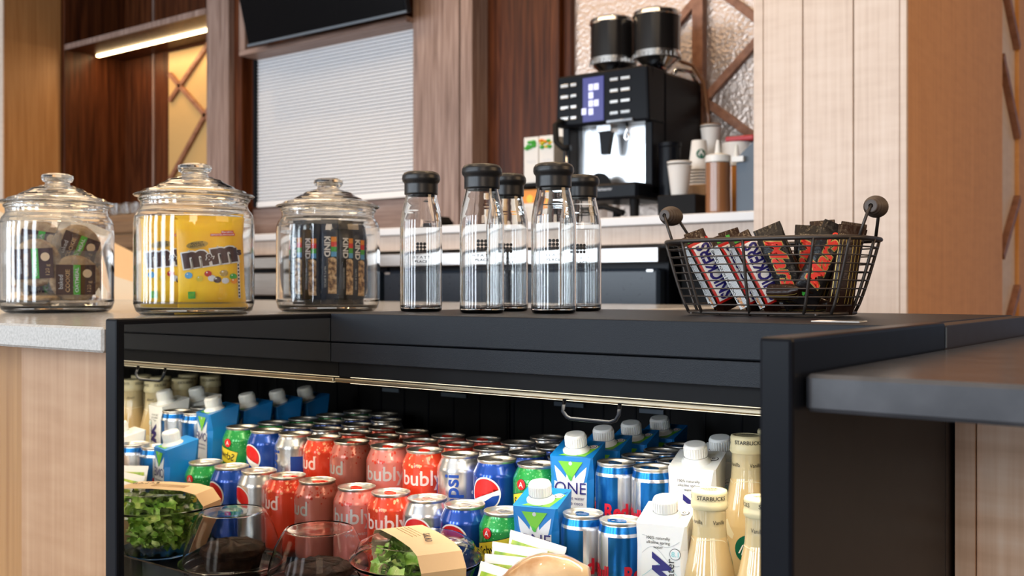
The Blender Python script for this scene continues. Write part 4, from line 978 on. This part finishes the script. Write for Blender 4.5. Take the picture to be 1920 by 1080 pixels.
def bar(key, mk, x, y, z, rot, label, group=None): return first_or_dup(cache, key, mk, (x, y, z), 0, label, group, rot=rot)
ZB = .8215
bar('snick', choc_bar, -.6330, 1.2800, ZB-.001, lean(54, 27), 'leftmost white and blue chocolate bar in the wire basket', 'white and blue chocolate bars')
bar('snick', choc_bar, -.5960, 1.2830, ZB-.004, lean(78, 27), 'middle white and blue chocolate bar, turned mostly edge on', 'white and blue chocolate bars')
bar('snick', choc_bar, -.5660, 1.2830, ZB-.002, lean(52, 27), 'third white and blue chocolate bar, next to the dark ones', 'white and blue chocolate bars')
bar('snick', choc_bar, -.6560, 1.3230, ZB+.004, lean(60, 22), 'white and blue chocolate bar at the basket back left', 'white and blue chocolate bars')
bar('snick', choc_bar, -.6130, 1.3380, ZB+.004, lean(60, 20), 'white and blue chocolate bar at the back behind the middle one', 'white and blue chocolate bars')
bar('marsd', mars(-1), -.5330, 1.2870, ZB+.006, lean(20, 22), 'dark bar with red script reading downward, leaning left in the basket', 'dark chocolate bars with red script')
bar('marsd', mars(-1), -.5160, 1.3240, ZB+.004, lean(26, -4), 'dark bar with red script standing upright between two others', 'dark chocolate bars with red script')
bar('marsu', mars(1), -.4850, 1.2900, ZB+.007, lean(22, -24), 'dark bar with red script reading upward, leaning right', 'dark chocolate bars with red script')
bar('marsb', mars_back, -.4680, 1.3250, ZB+.002, lean(20, -15), 'gold striped back of a dark bar, left of two at the right', 'gold striped bar backs')
bar('marsb', mars_back, -.4560, 1.3000, ZB+.001, lean(30, -8), 'gold striped back of a dark bar at the right end', 'gold striped bar backs')
bar('marsb', mars_back, -.5610, 1.3350, ZB+.004, lean(15, 12), 'dark bar edge seen between blue and red lettered bars', 'gold striped bar backs')
bar('marsb', mars_back, -.5050, 1.3620, ZB+.012, lean(24, 4), 'dark bar top sticking out highest over the basket rim', None)
bar('marsb', mars_back, -.4740, 1.3560, ZB+.008, lean(20, -10), 'dark bar top over the rim at the basket back right', None)
bar('marsb', mars_back, -.5450, 1.2900, TZ+.030, (R(90), R(20), R(78)), 'dark bar lying flat on the basket floor under the others', None)
bar('marsb', mars_back, -.5200, 1.3150, TZ+.016, (R(90), R(0), R(97)), 'dark bar lying crosswise on the basket floor at right', None)

# ------------------------------------------------------------------ glass jars
def jar():
    t = thing('glass_jar', '', 'jar')
    O = [(0.0, 0.0035), (.070, .0035), (.078, 0.0), (.090, .0010), (.098, .007), (.102, .020), (.102, .158), (.1008, .170), (.097, .179), (.0925, .1845), (.0905, .189), (.0910, .196), (.0945, .200), (.0945, .203), (.0925, .2045)]
    I = [(.0885, .2045), (.0875, .196), (.0872, .188), (.0895, .182), (.0935, .176), (.0968, .168), (.0975, .158), (.0975, .024), (.0935, .014), (.085, .0105), (0, .0105)]
    MB().lathe(O+I, 'glass', 64).build('glass_body', t)
    D = [(.084, .2010), (.0865, .2055), (.1000, .2062), (.1025, .2085), (.1000, .2105), (.090, .2130), (.0865, .2165), (.070, .2215), (.0665, .2245), (.050, .2325), (.046, .2360), (.036, .2385), (.031, .2410), (.0240, .2425), (.0215, .2450), (.0225, .2480), (.0265, .2505), (.0290, .2555), (.0280, .2610), (.0210, .2640), (.0100, .2625), (0, .2617)]
    E_ = [(0, .2380), (.025, .2355), (.045, .2270), (.062, .2190), (.080, .2110), (.0805, .2010), (.084, .2010)]
    MB().lathe(E_+D[1:], 'glass', 64).build('lid', t); return t
JM, JK, JL = (-1.547, 1.123), (-1.543, 1.435), (-1.893, 1.064)
for (p, lab) in ((JM, 'lidded glass jar filled with yellow candy bags'), (JK, 'lidded glass jar packed with upright dark snack bars'), (JL, 'lidded glass jar of wrapped cookies at the left edge')):
    first_or_dup(cache, 'jar', jar, (p[0], p[1], SZ), 0, lab, 'lidded glass jars')

def candy_bag():
    t = thing('candy_bag', '', 'bag'); L, W, T = .160, .112, .026
    b, mp = packet_mesh(L, W, T, 'yellow_bag', .006, 2.4, wob=.0007)
    s_ = .012; a = R(7)
    for (dx, ch, w_, h_) in ((-.0235, 'm', .036, .022), (.0235, 'm', .036, .022)):
        y = .008+math.tan(a)*dx
        b.flat([txt(ch, dx, y, w=w_, h=h_, rot=a, bold=.10)], 'white', mp, .0006, s_)
        b.flat([txt(ch, dx, y, w=w_, h=h_, rot=a, bold=.055)], 'brown_print', mp, .0012, s_)
    b.flat([txt('&', 0.0, .007, w=.011, h=.012, rot=a, bold=.12)], 'white', mp, .0014, s_)
    b.flat([txt('&', 0.0, .007, w=.011, h=.012, rot=a, bold=.04)], 'brown_print', mp, .0018, s_)
    b.flat([txt("'s", .046, .017, w=.008, h=.012, rot=a, bold=.05)], 'brown_print', mp, .0012, s_)
    b.flat([rotp(circ(-.020, .030, .018, 24, .0062), a, -.02, .03)], 'gold', mp, .0005, s_); b.flat([txt('PEANUT', -.020, .0325, w=.020, rot=a, bold=.02), txt('ARACHIDE', -.020, .0285, w=.024, rot=a, bold=.02)], 'ink', mp, .0009, s_)
    b.flat([rect(.002, .042, .044, .0485), rect(.020, .040, .0485, .053)], 'bright_red', mp, .0004, s_)
    b.flat([txt('Share&Go', .030, .0507, w=.018, bold=.02), txt('EMPORTER-PARTAGER', .022, .0462, w=.038, bold=.02)], 'white', mp, .0008, s_)
    for (x, y, r, m) in ((-.036, -.022, .0065, 'blue_print'), (-.004, -.020, .006, 'wrap_red'), (.002, -.028, .0065, 'petal'), (.011, -.031, .0065, 'brown_print'), (.037, -.026, .006, 'green_print'), (.038, -.034, .0055, 'orange_print'), (.024, -.033, .006, 'petal'), (.022, -.020, .007, 'gold'), (-.018, -.028, .006, 'yellow_print')):
        b.flat([circ(x, y, r, 18, r*.85)], m, mp, .0006, s_); b.flat([circ(x-r*.3, y+r*.35, r*.2, 10)], 'white', mp, .001, s_)
    b.flat([rect(-.038, -.026, -.062, -.050)], 'green_print', mp, .0006, s_); b.flat([rect(-.036, -.028, -.058, -.053)], 'lime_carton', mp, .0009, s_)
    b.flat([rect(.0440, .0475, -.064, .000)], 'paper', mp, .0006, s_); b.flat([rect(.0447, .0468, -.062+.006*k, -.059+.006*k) for k in range(10)], 'ink', mp, .0009, s_)
    b.build('bag_film', t); return t
def local(P, ang, u, v):   # u to the viewer's right, v towards the viewer
    n = Vector((math.cos(ang), math.sin(ang), 0)); r = Vector((-n.y, n.x, 0)); return Vector((P[0], P[1], 0))+r*u+n*v
am = math.atan2(-JM[1], -JM[0])
for (u, v, dr, z, roll, lab) in ((.026, .036, -4, 0, 2, 'yellow candy bag in front, its brown lettering fully visible'), (-.034, .008, -6, 0, 0, 'yellow candy bag at the left, partly hidden by the front one'), (.030, -.004, 22, .002, -3, 'yellow candy bag at the right back of the jar')):
    p = local(JM, am, u, v)
    first_or_dup(cache, 'candy', candy_bag, (p.x, p.y, SZ+.0915+z), 0, lab, 'yellow candy bags in the jar', rot=lean(math.degrees(am)+90+dr, roll, 0, math.degrees(am)))

def snack_bar(film, third):
    def mk():
        t = thing('snack_bar', '', 'snack bar'); L, W, T = .163, .033, .016
        b, mp = packet_mesh(L, W, T, film, .010)
        for k, m in enumerate(('orange_print', 'bright_red', 'green_print', 'blue_print')): b.flat([rect(.0015, .0120, .047-.0095*k-.0095, .047-.0095*k)], m, mp, .0004, .006)
        b.flat([txt('KIND', -.0055, .0280, w=.038, h=.0105, rot=-PI/2, bold=.03)], 'white', mp, .0006, .006)
        b.flat([[(-.004, -.062), (.012, -.062), (.012, .004), (.006, .008), (-.004, .006)]], 'nuts', mp, .0005, .006)
        b.flat([txt(third, -.0095, -.030, w=.040, h=.0035, rot=-PI/2)], 'line_grey', mp, .0006, .006)
        b.build('wrapper', t); return t
    return mk
ak = math.atan2(-JK[1], -JK[0]); M['wrap_navy'] = mat('glossy_navy_wrapper', (0.012, 0.022, 0.045), 0.25, bump=.7, bscale=120)
spots = [(-72, .070, 0), (-50, .071, 1), (-24, .072, 0), (2, .073, 1), (26, .073, 0), (49, .072, 1), (72, .070, 0), (-60, .034, 1), (-20, .040, 0), (22, .040, 1), (62, .034, 0), (120, .05, 1), (180, .06, 0), (240, .05, 1)]
for i, (a, r, kk) in enumerate(spots):
    th = ak+R(a); x, y = JK[0]+r*math.cos(th), JK[1]+r*math.sin(th)
    place = ['leftmost against the jar glass', 'second from the left', 'third from the left', 'in the centre, colour blocks facing out', 'right of the centre', 'second from the right', 'rightmost against the jar glass', 'in the second layer, far left', 'in the second layer, left of centre', 'in the second layer, right of centre', 'in the second layer, far right', 'at the back right', 'at the very back', 'at the back left'][i]
    first_or_dup(cache, 'snack%d' % kk, snack_bar(('wrap_black', 'wrap_navy')[kk], ('DARK CHOCOLATE NUTS', 'NUTS & SPICES')[kk]), (x, y, SZ+.0930+(i*13 % 5)*.0012), th+PI/2+R((-12, 10, -6, 4, 8, -10, 8)[i % 7]), 'dark snack bar with colour blocks, %s' % place, 'upright snack bars in the jar')

def cookie_pack():
    t = thing('cookie_pack', '', 'cookie'); b, mp = packet_mesh(.104, .094, .022, 'film', .006, 2.3, wob=.0006, nst=9)
    b.build('clear_film', t)
    MB().lathe([(0, -.006), (.040, -.006), (.044, -.003), (.044, .003), (.040, .0065), (0, .007)], 'oat', 28, Matrix.Rotation(R(90), 4, 'X')).build('cookie', t)
    b = MB(); f = front_map(-.0125)
    b.flat([rect(-.034, .034, -.030, .026)], 'brown_print', f); b.flat([rect(-.004, .008, -.030, .026)], 'green_print', f, .0003)
    b.flat([circ(.020, .010, .008, 18)], 'cream', f, .0003); b.flat([txt('OATMEAL', .002, -.002, w=.046, h=.006, rot=PI/2, bold=.02), txt('baked', -.026, -.006, w=.026, rot=PI/2)], 'petal', f, .0006)
    b.flat([txt('COOKIE', -.014, -.004, w=.042, h=.007, rot=PI/2, bold=.02), txt('120 g', .024, -.014, w=.020, rot=PI/2)], 'oat', f, .0006)
    b.build('label', t); return t
al = math.atan2(-JL[1], -JL[0])
for (u, v, z, dr, roll, lab) in ((.030, .042, .064, 6, 0, 'brown labelled cookie packet low at the right of the jar'), (.034, .012, .122, 14, -20, 'brown labelled cookie packet tilted at the upper right'), (-.036, .034, .094, -16, 3, 'shiny cookie packet at the left against the jar glass'), (-.030, .002, .128, -8, -8, 'cookie packet at the upper left behind the shiny one'), (-.030, -.036, .062, 30, 12, 'cookie packet at the bottom rear of the jar'), (.030, -.040, .070, 0, 0, 'cookie packet deepest inside the left jar')):
    p = local(JL, al, u, v)
    first_or_dup(cache, 'cookie', cookie_pack, (p.x, p.y, SZ+z), 0, lab, 'wrapped cookies in the jar', rot=lean(math.degrees(al)+90+dr, roll, 0, math.degrees(al)))
p = local(JL, al, -.030, .040)
t = thing('cookie_pack', 'cookie packet lying flat on the floor of the left jar', 'cookie', (p.x, p.y, SZ+.026), 0.5, 'wrapped cookies in the jar')
b, mp = packet_mesh(.080, .076, .018, 'film', .006, 2.3, wob=.0006); b.transform(Matrix.Rotation(R(-80), 4, 'X')); b.build('clear_film', t)
MB().lathe([(0, -.006), (.032, -.006), (.036, -.003), (.036, .003), (.032, .0065), (0, .007)], 'oat', 28).build('cookie', t)

# ------------------------------------------------------------------ food on the lower deck
def leaf(b, c, r, q, m='lettuce'):
    n = 10; T = Matrix.Translation(c)@Euler((q.uniform(-.9, .9), q.uniform(-.9, .9), q.uniform(0, 6.28))).to_matrix().to_4x4()
    v = [(0, 0, 0)]; ph = q.uniform(0, 6)
    for k in range(2):
        for i in range(n): a = 2*PI*i/n; rr = r*(.55, 1)[k]*(1+.15*math.sin(5*a+ph)); v.append((rr*math.cos(a), rr*math.sin(a)*.75, (.10, .32)[k]*r*math.sin(4*a+ph)+(.1, .3)[k]*r))
    f = [(0, 1+i, 1+(i+1) % n) for i in range(n)]+[(1+i, 1+n+i, 1+n+(i+1) % n, 1+(i+1) % n) for i in range(n)]
    b.faces(v, f, m, True, T)
SX, SY = -.8560, .9400
sl = thing('salad_bowl', 'clear round salad bowl with brown paper sleeve on the lower deck', 'salad', (SX, SY, FA))
MB().lathe([(0, .001), (.046, .001), (.050, .004), (.073, .066), (.0795, .072), (.0800, .075), (.0785, .0755), (.0722, .0700), (.0490, .0055), (0, .0028)], 'glass_thin', 48).build('bowl', sl)
MB().lathe([(.0805, .0745), (.0815, .0765), (.0805, .0800), (.0740, .0840), (.0700, .0930), (.0600, .0985), (0, .1005), (0, .0995), (.0590, .0973), (.0690, .0922), (.0728, .0832), (.0790, .0788), (.0800, .0760), (.0805, .0745)], 'glass_thin', 48).build('lid', sl)
q = random.Random(3); b = MB()
for k in range(340):
    z = q.uniform(.012, .088); rm = (.044+(z-.004)*.36 if z < .07 else .058)*.80; a = q.uniform(0, 6.28); rr = rm*math.sqrt(q.random())
    leaf(b, (rr*math.cos(a), rr*math.sin(a), z), q.uniform(.006, .013), q)
o = b.build('lettuce', sl, fix=False); o['kind'] = 'stuff'
b = MB(); ang = R(-26); hw = .028
path = [(-.060, .010), (-.0835, .066), (-.0850, .080), (-.072, .0970), (-.05, .1020), (0, .1035), (.05, .1020), (.072, .0970), (.0850, .080), (.0835, .066), (.060, .010)]
T = Matrix.Rotation(ang, 4, 'Z')
v = []
for (x, z) in path:
    for yy in (-hw, hw): v.append((x, yy, z))
b.faces(v, [(2*i, 2*i+2, 2*i+3, 2*i+1) for i in range(len(path)-1)], 'kraft', False, T)
b.flat([txt('SALAD', .026, .004, w=.040, rot=-.3, space=1.2)], 'ink', lambda u, v_, off: T@Vector((u, v_, .1035-.0006*max(0, (abs(u)-.0)*.03/.001*.02)-max(0, abs(u)-.05)*.23+off)), .0016)
b.flat([rect(-.045, .010, .006-.005*k, .0065-.005*k) for k in range(4)], 'sleeve_brown', lambda u, v_, off: T@Vector((u, v_, .1036+off-abs(u)*.03)), .0006)
b.build('paper_sleeve', sl, solid=.0004)

DX, DY = -1.0285, .9400
dm = thing('domed_container', 'clear domed container with dark cake beside the mirrored wall', 'container', (DX, DY, FA))
MB().lathe([(0, .001), (.062, .001), (.066, .003), (.068, .010), (.0745, .013), (.0745, .015), (.067, .0140), (.062, .004), (0, .0022)], 'glass_thin', 48).build('base', dm)
MB().lathe([(.0745, .0155), (.0748, .017), (.0690, .0185), (.0672, .030), (.0640, .045), (.0575, .064), (.0490, .080), (.0450, .0865), (.0435, .0875), (.0420, .0865), (.025, .0858), (0, .0858), (0, .0848), (.0420, .0855), (.0440, .0850), (.0480, .0792), (.0565, .0632), (.0630, .0445), (.0662, .0296), (.0682, .0175), (.0745, .0155)], 'glass_thin', 56).build('lid', dm)
b = MB(); q = random.Random(9)
b.lathe([(0, .004), (.036, .004), (.041, .024), (.045, .030), (.043, .037), (.030, .043), (0, .045)], 'muffin', 36)
for vv in b.bm.verts: vv.co += Vector((q.uniform(-.0012, .0012), q.uniform(-.0012, .0012), q.uniform(-.0015, .0015)))
b.build('cake', dm)

# second clear container, rim only in view at the lower right
cc = thing('clear_container', 'clear food container with pale rim in front of the cartons', 'container', (-.5900, .9650, FA))
MB().lathe([(0, .001), (.050, .001), (.062, .050), (.066, .054), (.066, .056), (.061, .052), (.049, .003), (0, .0025)], 'glass_thin', 44).build('bowl', cc)
MB().lathe([(.066, .0565), (.067, .058), (.063, .061), (.058, .066), (.054, .0665), (0, .066), (0, .065), (.053, .0655), (.057, .065), (.062, .060), (.065, .0572), (.066, .0565)], 'glass_thin', 44).build('lid', cc)
b = MB(); q = random.Random(5)
for k in range(60): a = q.uniform(0, 6.28); rr = .042*math.sqrt(q.random()); leaf(b, (rr*math.cos(a), rr*math.sin(a), q.uniform(.008, .045)), q.uniform(.007, .013), q, 'bread' if k % 4 == 0 else 'lettuce')
o = b.build('salad_filling', cc, fix=False); o['kind'] = 'stuff'

# dressing sachets leaning back on each other
def sachet(TL, TR, back, label, H_=.088):
    TL, TR = Vector(TL), Vector(TR); ux = (TR-TL); W = ux.length; ux.normalize()
    dn = Vector((0, -math.sin(R(back)), -math.cos(R(back)))); dn = (dn-ux*dn.dot(ux)).normalized(); ny = ux.cross(-dn)   # outward normal
    Mx = Matrix((ux, -ny.cross(ux).cross(ux) if False else -ny, -dn)).transposed()
    if Mx.determinant() < 0: Mx = Matrix((ux, ny, -dn)).transposed()
    cen = (TL+TR)/2+dn*H_/2
    t = thing('dressing_sachet', label, 'sachet', cen, 0, 'dressing sachets'); t.rotation_euler = Mx.to_euler()
    b, mp = packet_mesh(H_, W, .006, 'paper', .005, 2.4, seg=44)
    b.flat([rect(-W/2+.006, W/2-.006, -H_/2+.010, H_/2-.0095)], 'leaf_pic', mp, .0003, .006)
    b.flat([circ(-.008, .018, .012, 16, .009)], 'orange_print', mp, .0006, .006); b.flat([circ(-.012, .015, .006, 12)], 'wrap_red', mp, .0009, .006)
    b.flat([txt('Caesar', .004, .026, w=.034, rot=-.2, bold=.02, shear=.2)], 'white', mp, .0012, .006)
    b.build('sachet_body', t); return t
z0 = .80
sachet((-.7498, .990, z0-.290), (-.6664, .984, z0-.297), 12, 'white edged green sachet standing highest at the back of the fan', .114)
sachet((-.7645, .974, z0-.303), (-.6830, .970, z0-.300), 14, 'second green sachet from the back of the fan', .102)
sachet((-.7633, .958, z0-.314), (-.6800, .952, z0-.306), 16, 'third green sachet from the back of the fan', .096)
sachet((-.7560, .941, z0-.318), (-.6770, .930, z0-.320), 20, 'front green sachet of the fan, nearest the glass', .088)
# wrapped roll
b = MB(); q = random.Random(2)
n, m_ = 26, 13
for vv in range(1): pass
vs_ = []
for i in range(m_+1):
    u = i/m_; x = -.050+.100*u; e = max(0.06, math.sin(PI*min(.97, max(.03, u))))**.5
    for k in range(n):
        a = 2*PI*k/n; vs_.append((x, .031*e*math.cos(a)+q.uniform(-.0008, .0008), .029*e*math.sin(a)*(1.0 if math.sin(a) > 0 else .7)+q.uniform(-.0008, .0008)))
fs_ = [(i*n+k, i*n+(k+1) % n, (i+1)*n+(k+1) % n, (i+1)*n+k) for i in range(m_) for k in range(n)]+[tuple(range(n-1, -1, -1)), tuple(range(m_*n, m_*n+n))]
b.faces(vs_, fs_, 'bread', True)
wr = thing('wrapped_roll', 'crusty filled roll wrapped in shiny film in front of the sachets', 'roll', (-.6480, .9150, FA+.088), R(22)); wr.rotation_euler = (0, R(-12), R(22))
b.build('roll', wr)
M['bread'].node_tree.nodes['Principled BSDF'].inputs['Coat Weight'].default_value = 1.0
bx = tag(MB().box(-.05, .05, -.032, .032, 0, .060, 'kraft', .002).build('food_tray', loc=(-.648, .915, FA), rot=(0, 0, R(22))), 'brown card tray under the wrapped roll', 'tray')
